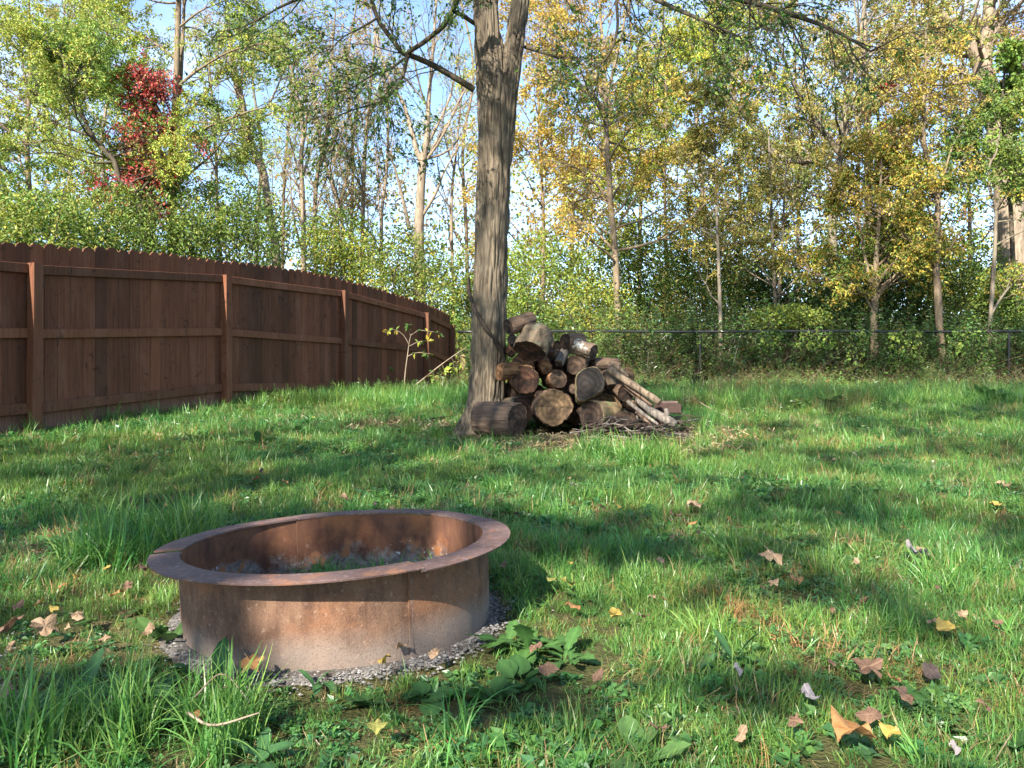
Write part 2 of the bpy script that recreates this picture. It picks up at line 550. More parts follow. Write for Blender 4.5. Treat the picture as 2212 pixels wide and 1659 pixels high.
def weathered_stain():
    k = NT('weathered_stained_wood')
    v = k.coords('Object', (1, 1, .06))
    n1 = k.noise(v, 40, 5, .65, .4)
    z = k.n('Attribute', attribute_name='foot', attribute_type='GEOMETRY').outputs['Fac']
    rnd = k.n('ObjectInfo').outputs['Random']
    n2 = k.noise(k.coords('Object', (1, 1, .35)), 5, 4, .6)
    n3 = k.noise(k.coords('Object', (1, 1, .8)), 9, 3, .6, 1.2)
    c = k.mix(k.rng(n1, .3, .7), (.088, .031, .014), (.160, .060, .029))
    c = k.mix(k.rng(n2, .5, .72, 0, .6), c, (.185, .085, .052))
    c = k.mix(k.rng(n3, .60, .70, 0, .75), c, (.035, .014, .009))
    c = k.mix(1.0, c, k.n('CombineColor', {0: k.rng(rnd, 0, 1, .55, 1.35), 1: k.rng(rnd, 0, 1, .56, 1.30), 2: k.rng(rnd, 0, 1, .56, 1.30)}).outputs[0], 'MULTIPLY')
    c = k.mix(k.math('MULTIPLY', k.rng(z, .12, .26, .35, 0), k.rng(n1, .3, .6, .4, 1)), c, (.2, .15, .12))
    return k.surf(c, .78, k.bump(n1, .45, .004), .28)
M['picket'] = weathered_stain()

def beam(name, p0, p1, w, h, side, parent, origin, mat):
    """straight timber from p0 to p1 (centre line), w across 'side', h upright"""
    p0, p1 = np.asarray(p0, float), np.asarray(p1, float)
    d = norm(p1 - p0); s = norm(np.append(side, 0.0)); u = norm(np.cross(s, d)); u = u if u[2] > 0 else -u
    b = .004
    V = []
    for p in (p0, p1):
        for (a, c) in ((-w / 2 + b, -h / 2), (w / 2 - b, -h / 2), (w / 2, -h / 2 + b), (w / 2, h / 2 - b), (w / 2 - b, h / 2), (-w / 2 + b, h / 2), (-w / 2, h / 2 - b), (-w / 2, -h / 2 + b)):
            V.append(p + s * a + u * c)
    i = np.arange(8); j = (i + 1) % 8
    q = np.stack([i, j, j + 8, i + 8], -1)
    caps = np.array([list(range(8))[::-1], list(range(8, 16))])
    me = new_mesh(name, np.array(V) - origin, [q, caps])
    return obj(name, me, mat, parent)

def build_wood_fence():
    o = np.array([FP[1][0], FP[1][1], float(gz(*FP[1]))])
    t = thing('wooden_fence', 'long brown stained privacy fence of dog eared boards on the left', 'fence', o)
    rr = random.Random(3)
    for k in range(6):
        d = norm(FP[min(k + 1, 5)] - FP[max(k - 1, 0)])
        nrm = np.array([d[1], -d[0]])       # towards the lawn
        c = FP[k] + nrm * .052
        zt = FTOP[k] + rr.uniform(-.01, .012)
        zb = float(gz(*c)) - .12
        lean = (0.0, 0.012, -.008, .004, 0, 0)[k]
        beam('post', (c[0], c[1], zb), (c[0] + lean, c[1], zt), .098, .098, nrm, t, o, M['stain'])
    for k in range(5):
        d = norm(FP[k + 1] - FP[k]); L = np.linalg.norm(FP[k + 1] - FP[k])
        nrm = np.array([d[1], -d[0]])
        for zs in (FTOP, FMID, FBOT):
            off = -.05 if zs is FTOP else 0
            a = FP[k] + nrm * .022 + d * .052; b = FP[k + 1] + nrm * .022 - d * .052
            za, zb = zs[k] + off, zs[k + 1] + off
            h = .09 if zs is not FBOT else .10
            beam('rail', (*a, za), (*b, zb), .038, h, nrm, t, o, M['stain'])
        s = 0.0
        n = int(round(L / .1395)); w0 = L / n
        for i in range(n):
            w = w0 - rr.choice([.002, .003, .003, .004, .006])
            m = (i + .5) / n
            c = FP[k] + d * (m * L) - nrm * (.009 + rr.uniform(0, .004))
            zt = FTOP[k] * (1 - m) + FTOP[k + 1] * m + .185 + .05 * math.sin(math.pi * m) * (1 if k in (1, 2) else .4) * .6 + rr.uniform(-.012, .012)
            zb = float(gz(*c)) - .05
            hw, th, cut = w / 2, .0085, .032
            tilt = rr.uniform(-.0025, .0025)
            prof = [(-hw, zb), (hw, zb), (hw, zt - .25), (hw, zt - cut), (hw - cut, zt), (-hw + cut, zt), (-hw, zt - cut), (-hw, zt - .25)]
            # extra rows so that the weathered foot follows the board
            rows = [zb, zb + .18, zb + .32]
            V, foot = [], []
            outline = [(-hw, zb), (hw, zb), (hw, zb + .2), (hw, zb + .36), (hw, zt - cut), (hw - cut, zt), (-hw + cut, zt), (-hw, zt - cut), (-hw, zb + .36), (-hw, zb + .2)]
            for sd in (1, -1):
                for (x, z) in outline:
                    q = c + d * (x + tilt * (z - zb) / 1.6) + nrm * th * sd
                    V.append((q[0], q[1], z)); foot.append(z - zb)
            N = len(outline)
            i0 = np.arange(N); i1 = (i0 + 1) % N
            side = np.stack([i0, i0 + N, i1 + N, i1], -1)
            fr = np.array([[0, 1, 2, 9], [9, 2, 3, 8], [8, 3, 4, 7], [7, 4, 5, 6]])
            bk = fr[:, ::-1] + N
            me = new_mesh('picket', np.array(V) - o, np.concatenate([fr, bk, side]), attrs={'foot': np.array(foot)})
            obj('picket', me, M['picket'], t)
    return t
build_wood_fence()

# ================================================================ CHAIN-LINK FENCE
def build_chain_link():
    k = NT('black_coated_steel')
    n = k.noise(k.coords('Object'), 30, 3)
    M['black'] = k.surf(k.mix(k.rng(n, .4, .7), (.009, .009, .010), (.018, .018, .02)), .38, None, .5)
    y = 15.8
    zr = CZ + (HY - 716) / F * y
    x0, x1 = -1.12, 13.2
    o = np.array([x0, y, float(gz(x0, y))])
    t = thing('chain_link_fence', 'low black chain link fence with a round top rail along the wood edge', 'fence', o)
    T = Tubes(); xs = np.linspace(x0, x1, 40)
    T.add(np.stack([xs, np.full(40, y), zr + .006 * np.sin(xs * 1.3)], -1), .025, 10, True)
    obj('top_rail', T.mesh('top_rail', o), M['black'], t)
    px = [(1513 - CX) / F * y - 3.2, (1513 - CX) / F * y, (1850 - CX) / F * y, (1850 - CX) / F * y + 3.15]
    px[0] = max(px[0], x0 + .04)
    for x in px:
        T = Tubes(); zb = float(gz(x, y)) - .15
        T.add(np.linspace((x, y + .03, zb), (x, y + .03, zr - .04), 6), .027, 10)
        zz = [zr - .04, zr - .02, zr + .008, zr + .022]
        p = obj('post', T.mesh('post', o), M['black'], t)
        T = Tubes()
        T.add(np.array([(x, y + .03, zr - .05), (x, y + .03, zr - .03), (x, y + .028, zr + .01), (x, y + .026, zr + .03)]), [.031, .031, .026, .008], 10, True)
        obj('post_cap', T.mesh('post_cap', o), M['black'], p)
    # woven wire: zigzag wires, each one turned into the next
    W = Tubes()
    pitch, zb = .055, .57
    nrow = int((zr - .02 - zb) / (pitch / 2)) + 1
    zz = np.linspace(zr - .02, zb, nrow)
    for i in range(int((x1 - x0) / pitch)):
        xx = x0 + i * pitch
        zig = (np.arange(nrow) % 2) * pitch * (1 if i % 2 else 1)
        W.add(np.stack([xx + zig, y - .004 + .008 * (np.arange(nrow) % 2), zz], -1), .0017, 3)
    w = obj('wire_mesh', W.mesh('wire_mesh', o, False), M['black'], t)
    tag(w, kind='stuff')
build_chain_link()

# ================================================================ MAIN TREE TRUNK
TD = 7.6
def smooth_path(pts, n):
    """resample a polyline with a Catmull-Rom spline"""
    P = np.asarray(pts, float)
    P = np.concatenate([[2 * P[0] - P[1]], P, [2 * P[-1] - P[-2]]])
    k = len(P) - 3
    out = []
    for s in np.linspace(0, k - 1e-6, n):
        i = int(s); u = s - i
        a, b, c, d = P[i:i + 4]
        out.append(.5 * ((2 * b) + (-a + c) * u + (2 * a - 5 * b + 4 * c - d) * u * u + (-a + 3 * b - 3 * c + d) * u ** 3))
    return np.array(out)

def barked_tube(cent, rad, nseg, seed, depth=.028, kx=31, kz=3.0, flare=None):
    n = len(cent)
    th = np.arange(nseg) * 2 * math.pi / nseg
    C, R = cent[:, None, :], rad[:, None]
    z = C[..., 2]
    swirl = (vnoise(np.stack([np.cos(th)[None] * 1.2 + 0 * z, np.sin(th)[None] * 1.2 + 0 * z, z * 1.6 + 0 * th[None]], -1), seed + 5) - .5) * 1.1
    tt = th[None] + swirl * .35 + .05 * z
    p = np.stack([np.cos(tt) * R * kx, np.sin(tt) * R * kx, z * kz + 0 * tt], -1)
    a = vnoise(p, seed); b = vnoise(p * 2.1 + 7, seed + 1)
    fur = (1 - np.abs(2 * a - 1)) ** 1.8
    fur2 = (1 - np.abs(2 * b - 1)) ** 2.5
    big = vnoise(np.stack([np.cos(th)[None] * 1.3 + 0 * z, np.sin(th)[None] * 1.3 + 0 * z, z * .9 + 0 * th[None]], -1), seed + 9) - .5
    r = R * (1 + .10 * big) - depth * fur - depth * .45 * fur2
    if flare is not None:
        r = r + flare(th[None], z)
    V = np.stack([C[..., 0] + r * np.cos(th), C[..., 1] + r * np.sin(th), z + 0 * r], -1).reshape(-1, 3)
    i = np.arange(n - 1)[:, None] * nseg; j = np.arange(nseg)[None]; j2 = (j + 1) % nseg
    f = np.stack([i + j, i + j2, i + nseg + j2, i + nseg + j], -1).reshape(-1, 4)
    return V, f

TREE_O = at(1052, 925, TD); TREE_O[2] = float(gz(TREE_O[0], TREE_O[1]))
def build_main_trunk():
    t = thing('shade_tree', 'tall furrowed shade tree with a forked trunk beside the log pile', 'tree', TREE_O)
    K = np.array([(945, 1050, 50), (905, 1050, 47.5), (860, 1051, 42), (780, 1055, 41.5), (700, 1057, 41), (560, 1061, 39.5), (400, 1066, 38.5), (250, 1067, 39), (150, 1060, 36), (60, 1052, 32.5), (0, 1049, 31), (-120, 1043, 29), (-400, 1030, 24), (-900, 1000, 7)], float)
    path = smooth_path(np.stack([K[:, 1], K[:, 0], K[:, 2]], -1), 380)
    d = TD + .0 * path[:, 1]
    cent = np.stack([(path[:, 0] - CX) / F * TD, d, CZ + (HY - path[:, 1]) / F * TD], -1)
    rad = path[:, 2] / F * TD
    zb = TREE_O[2]
    def flare(th, z):
        h = np.clip(1 - (z - zb) / .42, 0, 1.3) ** 2.2
        lobes = .5 + .5 * np.cos(th * 5 + 1.1) + .35 * np.cos(th * 3 - .6)
        return h * (.02 + .075 * np.clip(lobes, 0, 2) * (1 + .9 * np.clip(np.cos(th - math.pi), 0, 1)))
    V1, f1 = barked_tube(cent, rad, 150, 21, flare=flare)
    K2 = np.array([(430, 1082, 18), (330, 1087, 23), (240, 1093, 25.5), (150, 1104, 26), (60, 1116, 25.5), (0, 1124, 24.5), (-120, 1141, 23), (-400, 1190, 19), (-900, 1290, 6)], float)
    p2 = smooth_path(np.stack([K2[:, 1], K2[:, 0], K2[:, 2]], -1), 200)
    c2 = np.stack([(p2[:, 0] - CX) / F * TD, np.full(len(p2), TD - .015), CZ + (HY - p2[:, 1]) / F * TD], -1)
    V2, f2 = barked_tube(c2, p2[:, 2] / F * TD, 84, 33)
    V = np.concatenate([V1, V2]) - TREE_O
    me = new_mesh('trunk', V, np.concatenate([f1, f2 + len(V1)]), True)
    obj('trunk', me, M['trunk_bark'], t)
    return t
MAIN_TREE = build_main_trunk()

def build_vine_stem():
    U = [(1013, 600), (1014, 635), (1028, 673), (1050, 709), (1067, 731), (1083, 756), (1090, 780), (1093, 800)]
    pts = []
    for i, (u, v) in enumerate(smooth_path(U, 60)):
        x = (u - CX) / F * TD
        xc = (1056 - CX) / F * TD; r = 42 / F * TD
        dy = math.sqrt(max(r * r - (x - xc) ** 2, 0.0))
        p = at(u, v, TD - dy * .98 - .016)
        pts.append(p)
    pts = np.array(pts)
    T = Tubes()
    rad = .019 + .005 * np.sin(np.linspace(0, 20, 60)) - .006 * (np.linspace(0, 1, 60) < .1)
    T.add(pts, rad, 8, True)
    rr = np.random.default_rng(5)
    for i in range(70):
        a = pts[rr.integers(4, 58)]
        T.add(np.array([a, a + rr.normal(size=3) * [.02, .006, .02] + [0, -.006, 0]]), [.003, .001], 3)
    o = pts[-1]
    tag(obj('dead_creeper', T.mesh('dead_creeper', o), M['twig'], loc=o), 'dead hairy vine stem running slantwise across the shade tree trunk', 'vine')
build_vine_stem()

# ================================================================ LOG PILE
def end_material(name, c1, c2, dark, patch=.4, ring=70):
    k = NT(name)
    tc = k.n('TexCoord').outputs['Object']
    v = k.n('Mapping', {'Vector': tc, 'Scale': (1, 1, 0)}).outputs[0]
    nz = k.n('TexNoise', {'Vector': v, 'Scale': 7.0, 'Detail': 3}).outputs['Color']
    vv = k.n('VectorMath', {0: v, 1: k.n('VectorMath', {0: nz, 3: .05}, operation='SCALE').outputs[0]}, operation='ADD').outputs[0]
    w = k.n('TexWave', {'Vector': vv, 'Scale': ring / 10, 'Distortion': 1.2, 'Detail': 3, 'Detail Scale': 2}, wave_type='RINGS', rings_direction='SPHERICAL').outputs['Fac']
    n1 = k.noise(v, 11, 5, .7)
    n2 = k.noise(v, 75, 4, .7)
    c = k.mix(k.rng(w, .2, .8, .1, .8), c1, c2)
    c = k.mix(k.rng(k.noise(v, 4.5, 4, .65), .4, .65, 0, .7), c, tuple(.55 * a + .45 * b for a, b in zip(c1, dark)))
    c = k.mix(k.rng(n1, .62 - patch * .25, .72 - patch * .15, 0, .85), c, dark)
    c = k.mix(k.rng(n2, .6, .72, 0, .5), c, tuple(min(1, x * 2.0) for x in c2))
    ang = k.n('TexGradient', {'Vector': v}, gradient_type='RADIAL').outputs['Fac']
    cr = k.n('TexNoise', {'W': k.math('MULTIPLY', ang, 6.0), 'Scale': 1.0, 'Detail': 5, 'Roughness': .8}, noise_dimensions='1D').outputs['Fac']
    crk = k.math('ABSOLUTE', k.math('SUBTRACT', cr, .5))
    crm = k.rng(crk, .0, .010, 1, 0)
    c = k.mix(k.math('MULTIPLY', k.math('MULTIPLY', crm, k.rng(n1, .42, .56)), .75), c, (.012, .009, .007))
    h = k.math('SUBTRACT', k.math('ADD', k.math('MULTIPLY', w, .3), n2), k.math('MULTIPLY', crm, .5))
    return k.surf(c, .9, k.bump(h, .7, .006), .12)

END = {
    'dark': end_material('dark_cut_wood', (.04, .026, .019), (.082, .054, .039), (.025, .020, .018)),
    'black': end_material('blackened_cut_wood', (.016, .0145, .014), (.030, .027, .025), (.045, .033, .026), .25),
    'tan': end_material('tan_cut_wood', (.10, .064, .036), (.19, .126, .07), (.035, .025, .018), .7),
    'rust': end_material('rotten_red_wood', (.085, .04, .026), (.165, .082, .05), (.02, .016, .014), .9),
    'brown': end_material('brown_cut_wood', (.07, .046, .032), (.135, .09, .062), (.028, .02, .016), .7),
    'orange': end_material('torn_orange_wood', (.14, .068, .034), (.25, .14, .072), (.05, .026, .016), .6),
}
BARK = {
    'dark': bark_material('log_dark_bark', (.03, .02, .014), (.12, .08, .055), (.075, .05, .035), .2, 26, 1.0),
    'brown': bark_material('log_brown_bark', (.045, .029, .02), (.19, .125, .085), (.12, .078, .052), .16, 26, 1.0),
    'lichen': bark_material('log_lichen_bark', (.045, .034, .024), (.15, .115, .078), (.085, .062, .04), .5, 16, .9, .36, (.13, .135, .092)),
    'moss': bark_material('log_mossy_bark', (.06, .045, .03), (.28, .20, .11), (.20, .14, .08), .3, 14, .8, .6, (.15, .16, .075)),
    'torn': bark_material('log_torn_bark', (.06, .03, .017), (.26, .145, .078), (.16, .082, .044), .25, 20, 1.0),
    'weather': bark_material('log_weathered_wood', (.035, .025, .019), (.175, .118, .082), (.095, .065, .047), .05, 46, 1.0),
    'white': bark_material('log_white_fungus_bark', (.05, .038, .03), (.17, .12, .085), (.10, .075, .055), .4, 18, .8, .18, (.45, .45, .42)),
    'pole': bark_material('pole_bare_wood', (.06, .043, .03), (.19, .145, .10), (.12, .09, .064), .12, 30, .9),
    'grey': bark_material('grey_bare_wood', (.075, .062, .052), (.21, .18, .15), (.14, .118, .10), .05, 34, .9),
}

def P(cx, cy, d):   # crop pixels of the log pile -> world
    return at(958.5 + cx * .26667, 626.7 + cy * .26667, d)

def log(label, cx, cy, d, axis, length, rx, ry, bark, end, seed, shape=None, roll=0.0, rough=1.0, name='log', taper=0.0, cat='log', group='logs of the wood pile'):
    ax = norm(np.array(axis, float))
    q = Vector(ax).to_track_quat('Z', 'Y')
    t = thing(name, label, cat, P(cx, cy, d), 0, group)
    t.rotation_mode = 'QUATERNION'
    from mathutils import Quaternion
    t.rotation_quaternion = q @ Quaternion((0, 0, 1), roll)
    ns, nz = 46, 18
    th = np.arange(ns) * 2 * math.pi / ns
    zz = np.concatenate([[0, -.008], np.linspace(-.02, -length + .02, nz - 4), [-length + .008, -length]])
    cs, sn = np.cos(th), np.sin(th)
    base = np.ones(ns)
    if shape == 'tear':
        base = 1 + .28 * np.clip(np.cos(th + math.pi / 2), 0, 1) ** 3
        cs2 = cs * (1 - .38 * np.clip(-sn, 0, 1))
    elif shape == 'half':
        base = np.where(sn < -.35, .35 / np.maximum(-sn, .35), 1)
        cs2 = cs
    else:
        cs2 = cs
    V = []
    for z in zz:
        p = np.stack([cs * 1.4, sn * 1.4, np.full(ns, z * 2.0)], -1)
        lump = (vnoise(p, seed) - .5) * .30 * rough
        p2 = np.stack([cs * 7, sn * 7, np.full(ns, z * 9)], -1)
        fine = (vnoise(p2, seed + 1) - .5) * .085 * rough
        p3 = np.stack([cs * 5.5 + .6 * np.sin(z * 17), sn * 5.5, np.full(ns, z * 5)], -1)
        fine = fine - .12 * rough * (1 - np.abs(2 * vnoise(p3, seed + 2) - 1)) ** 3
        r = base * (1 + lump + fine) * (1 - taper * z / -length if length else 1)
        if shape == 'round': r = r * math.sqrt(max(.12, 1 - max(0, (-z / length - .45) / .60) ** 2.2))
        k_end = min(abs(z), abs(z + length)) / .018
        r = r * (1 - (.055 + .03 * vnoise(p2, seed + 8)) * max(0, 1 - k_end))
        V.append(np.stack([rx * cs2 * r, ry * sn * r, np.full(ns, z)], -1))
    V = np.array(V)
    i = np.arange(nz - 1)[:, None] * ns; j = np.arange(ns)[None]; j2 = (j + 1) % ns
    f = np.stack([i + j, i + ns + j, i + ns + j2, i + j2], -1).reshape(-1, 4)
    obj('bark', new_mesh('bark', V.reshape(-1, 3), f, True), BARK[bark], t)
    for e, zi in ((0, 0), (1, nz - 1)):
        ring = V[zi]
        c = ring.mean(0)
        rows = [ring * 1.0]
        for s_ in (.93, .7, .45, .2):
            rr = c + (ring - c) * s_
            pz = np.stack([rr[:, 0] * 14, rr[:, 1] * 14, np.full(ns, zi)], -1)
            rr[:, 2] += (vnoise(pz, seed + 3) - .5) * .016 * rough + (-.004 if e == 0 else .004)
            rows.append(rr)
        rows.append(c[None] + [[0, 0, 0]])
        W = np.concatenate(rows)
        fs = []
        for k in range(4):
            a = k * ns + np.arange(ns); b = k * ns + (np.arange(ns) + 1) % ns
            fs.append(np.stack([a, b, b + ns, a + ns], -1) if e == 0 else np.stack([a, a + ns, b + ns, b], -1))
        a = 4 * ns + np.arange(ns); b = 4 * ns + (np.arange(ns) + 1) % ns
        tri = np.stack([a, b, np.full(ns, 5 * ns)], -1) if e == 0 else np.stack([b, a, np.full(ns, 5 * ns)], -1)
        obj('cut_end', new_mesh('cut_end', W, [np.concatenate(fs), tri], True), END[end], t)
    return t

def build_logs():
    log('thick weathered log lying alone at the front left of the pile against the trunk', 600, 1048, 7.0, (.80, -.6, 0), .44, .166, .168, 'weather', 'brown', 1, rough=.6)
    log('lichen covered stump end tucked behind the front left log', 640, 960, 7.42, (.5, -.8, .1), .4, .14, .14, 'lichen', 'dark', 2)
    log('big tan round with a dark hole at the bottom in the lowest row', 890, 945, 7.25, (.04, -1, .04), .5, .2, .185, 'brown', 'tan', 3, rough=.55)
    log('bottom row log with a smooth dark cut end right of the tan round', 1190, 1008, 7.12, (-.62, -.78, .02), .34, .142, .14, 'moss', 'dark', 4, rough=.6)
    log('large mossy yellowish stump under the black tear shaped slab', 1320, 985, 7.36, (-.22, -.95, .1), .45, .18, .2, 'moss', 'tan', 5, rough=1.2)
    log('half round dark log with an arched top behind the twigs', 1475, 1085, 7.12, (.08, -1, .04), .4, .135, .128, 'dark', 'brown', 6, 'half')
    log('small grey wedge of wood between the arched log and the poles', 1610, 1060, 7.15, (.5, -.8, .2), .22, .06, .07, 'grey', 'black', 7)
    log('small reddish log end low at the right foot of the pile', 1738, 1095, 7.15, (.3, -.95, 0), .3, .052, .058, 'dark', 'rust', 8)
    log('rusty red rotten round with a black lower edge near the trunk', 655, 722, 7.3, (.08, -.98, -.1), .5, .142, .152, 'torn', 'rust', 9, rough=.7)
    log('torn orange log with splintered bark pressed against the trunk', 455, 660, 7.25, (-.8, -.58, -.12), .36, .08, .088, 'torn', 'orange', 10, rough=1.6)
    log('medium log with a round brown end right of the rusty round', 930, 720, 7.3, (.15, -.98, 0), .45, .094, .092, 'torn', 'brown', 11, rough=.7)
    log('tear shaped slab with a blackened face and pale bark edge', 1180, 750, 7.08, (-.06, -.985, .14), .3, .145, .158, 'moss', 'black', 12, 'tear', -.5, .45)
    log('log with a dark round end just under the long slanting pole', 1480, 830, 7.2, (.25, -.9, -.3), .45, .094, .096, 'brown', 'dark', 13, rough=.5)
    log('short upright tan log wedged under the top of the pole', 1362, 785, 7.25, (.05, -.55, -.83), .17, .056, .058, 'pole', 'dark', 14, rough=.5)
    log('log with a mottled brown end above the tear shaped slab', 1070, 605, 7.42, (-.28, -.95, 0), .45, .108, .1, 'brown', 'brown', 15, rough=.7)
    log('hollow rotten orange log above the medium brown log', 830, 622, 7.36, (.12, -.98, 0), .4, .07, .084, 'torn', 'orange', 16, rough=1.6)
    log('short split grey piece standing askew in the middle of the pile', 930, 595, 7.34, (-.35, -.72, -.6), .28, .045, .042, 'grey', 'brown', 17, rough=1.4)
    log('thin log with curled bark under the large lichen log', 868, 532, 7.4, (-.4, -.88, -.15), .4, .05, .05, 'brown', 'rust', 18, rough=1.3)
    log('largest log of the pile, grey with lichen, near the top', 695, 500, 7.12, (-.36, -.46, -.81), .29, .185, .165, 'lichen', 'rust', 19, 'round', rough=1.0)
    log('small brown log on the very top leaning to the trunk', 522, 300, 7.08, (-.74, -.60, -.30), .30, .074, .078, 'brown', 'dark', 20, rough=.6)
    log('small blackened log end under the topmost log', 548, 398, 7.4, (-.1, -1, 0), .3, .05, .05, 'dark', 'black', 21)
    log('dark brown log end in the shade beside the trunk', 545, 485, 7.45, (0, -1, 0), .3, .062, .062, 'dark', 'rust', 22)
    log('dark log with a flat end on the upper right of the pile', 982, 412, 7.42, (-.68, -.72, -.05), .26, .072, .078, 'brown', 'dark', 23, rough=.6)
    log('brown log with white fungus on its right end at the upper right', 1215, 505, 7.35, (.75, -.6, -.28), .3, .08, .085, 'white', 'brown', 24, rough=1.1)
    log('brown log lying sideways behind the tear shaped slab', 1200, 605, 7.5, (-.88, -.45, 0), .3, .07, .07, 'brown', 'dark', 25, rough=.7)
    log('pale log end showing above the slanting pole at the back', 1500, 685, 7.75, (.2, -.9, .35), .4, .065, .09, 'pole', 'tan', 26, rough=.5)
    log('knotty brown log between the topmost log and the dark flat ended log', 940, 470, 7.5, (.3, -.95, -.05), .4, .075, .08, 'brown', 'dark', 60, rough=1.3)
    log('short red brown log tucked under the largest log at the trunk', 600, 570, 7.32, (-.5, -.85, 0), .3, .06, .06, 'torn', 'rust', 61, rough=1.5)
    log('small dark log right of the tear shaped slab', 1330, 690, 7.42, (.3, -.95, 0), .35, .06, .062, 'brown', 'dark', 62, rough=1.2)
    log('split brown wedge between the tan round and the medium log', 1050, 800, 7.3, (-.2, -.97, .1), .35, .055, .065, 'brown', 'brown', 63, rough=1.5)
    log('small grey brown log under the round ended log by the poles', 1560, 935, 7.2, (.3, -.94, -.1), .35, .055, .055, 'brown', 'brown', 64, rough=1.2)
    log('dark rotten chunk between the rusty round and the front left log', 780, 850, 7.3, (0, -1, .1), .3, .06, .055, 'torn', 'dark', 65, rough=1.6)
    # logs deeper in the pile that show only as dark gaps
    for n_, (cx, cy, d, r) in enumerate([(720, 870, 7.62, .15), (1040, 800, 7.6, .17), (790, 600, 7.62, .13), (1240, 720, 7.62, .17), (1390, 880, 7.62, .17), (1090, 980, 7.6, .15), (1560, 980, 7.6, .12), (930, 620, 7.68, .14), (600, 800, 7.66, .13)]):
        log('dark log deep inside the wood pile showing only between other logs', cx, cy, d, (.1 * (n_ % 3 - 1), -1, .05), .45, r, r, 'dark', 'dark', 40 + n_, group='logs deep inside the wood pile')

    # two bare poles, plank and bark slab resting on the right flank
    def pole(label, pts, rad, mat, stub=None, name='pole'):
        pts = smooth_path(np.array(pts), 26)
        rad = np.interp(np.linspace(0, 1, 26), np.linspace(0, 1, len(rad)), rad)
        rad = rad * (1 + .06 * np.sin(np.linspace(0, 17, 26)))
        T = Tubes(); T.add(pts, rad, 14, True)
        o = pts[-1]
        t = obj(name, T.mesh(name, o), mat, loc=o)
        tag(t, label, 'pole', 'poles on the wood pile')
        if stub is not None:
            T = Tubes(); T.add(smooth_path(np.array(stub), 8), np.linspace(.035, .016, 8), 10, True)
            obj('branch_stub', T.mesh('branch_stub', o), mat, t)
    pole('long straight bare pole slanting down the right side of the pile', [P(1340, 640, 7.2), P(1480, 735, 7.08), P(1620, 825, 6.98), P(1750, 910, 6.9)], [.036, .034, .032, .030], BARK['pole'])
    pole('forked bare branch below the long pole with a broken stub', [P(1565, 885, 7.1), P(1660, 965, 7.0), P(1760, 1025, 6.93), P(1880, 1092, 6.88)], [.026, .033, .042, .04], BARK['grey'], [P(1790, 1040, 6.92), P(1805, 1000, 6.9), P(1798, 960, 6.89)])
    pole('short curl of bare bark lying at the top of the long pole', [P(1345, 585, 7.3), P(1420, 635, 7.22), P(1495, 700, 7.15)], [.012, .022, .012], BARK['pole'], name='bark_strip')
    pole('thin split stick along the lower side of the long pole', [P(1375, 680, 7.2), P(1520, 800, 7.08), P(1690, 935, 6.98)], [.018, .02, .014], BARK['brown'], name='split_stick')
    pole('dark split stick between the long pole and the forked branch', [P(1450, 770, 7.2), P(1580, 880, 7.08), P(1725, 1000, 6.98)], [.016, .02, .012], BARK['dark'], name='split_stick')
    pole('grey stick with its foot among the twigs under the forked branch', [P(1490, 900, 7.15), P(1600, 990, 7.02), P(1740, 1090, 6.9)], [.02, .018, .012], BARK['grey'], name='split_stick')
    pole('short brown stick leaning on the arched half round log', [P(1560, 985, 7.05), P(1630, 1050, 6.98), P(1690, 1110, 6.92)], [.018, .018, .014], BARK['brown'], name='split_stick')
    a, b = P(1560, 850, 7.25), P(1690, 965, 7.1)
    w = norm(b - a)
    plank_o = b
    t = beam('plank', a, b, .10, .022, np.cross(w, [0, .5, .8])[:2], None, b, BARK['grey'])
    t.location = [float(c) for c in b]
    tag(t, 'grey weathered board wedged under the long pole', 'board')
    # the brown block at the right foot of the pile
    c = P(1815, 950, 7.15)
    t = thing('paving_block', 'brown concrete block with a paler flat top at the right foot of the pile', 'block', (c[0], c[1], c[2]), .25)
    k = NT('brown_block'); nn = k.noise(k.coords('Object'), 40, 4)
    mb = k.surf(k.mix(nn, (.045, .026, .021), (.08, .05, .041)), .85, k.bump(nn, .3, .004), .2)
    k = NT('paler_block_top'); nn = k.noise(k.coords('Object'), 30, 4)  # top slab in a paler brown than the block body
    mt = k.surf(k.mix(nn, (.11, .07, .058), (.17, .115, .098)), .85, k.bump(nn, .3, .004), .2)
    b1 = box_mesh('block_body', .20, .16, .085, .006); obj('block_body', b1, mb, t, (0, 0, -.01))
    b2 = box_mesh('block_top', .15, .12, .026, .005); obj('block_top', b2, mt, t, (0.002, 0, .046))
build_logs()

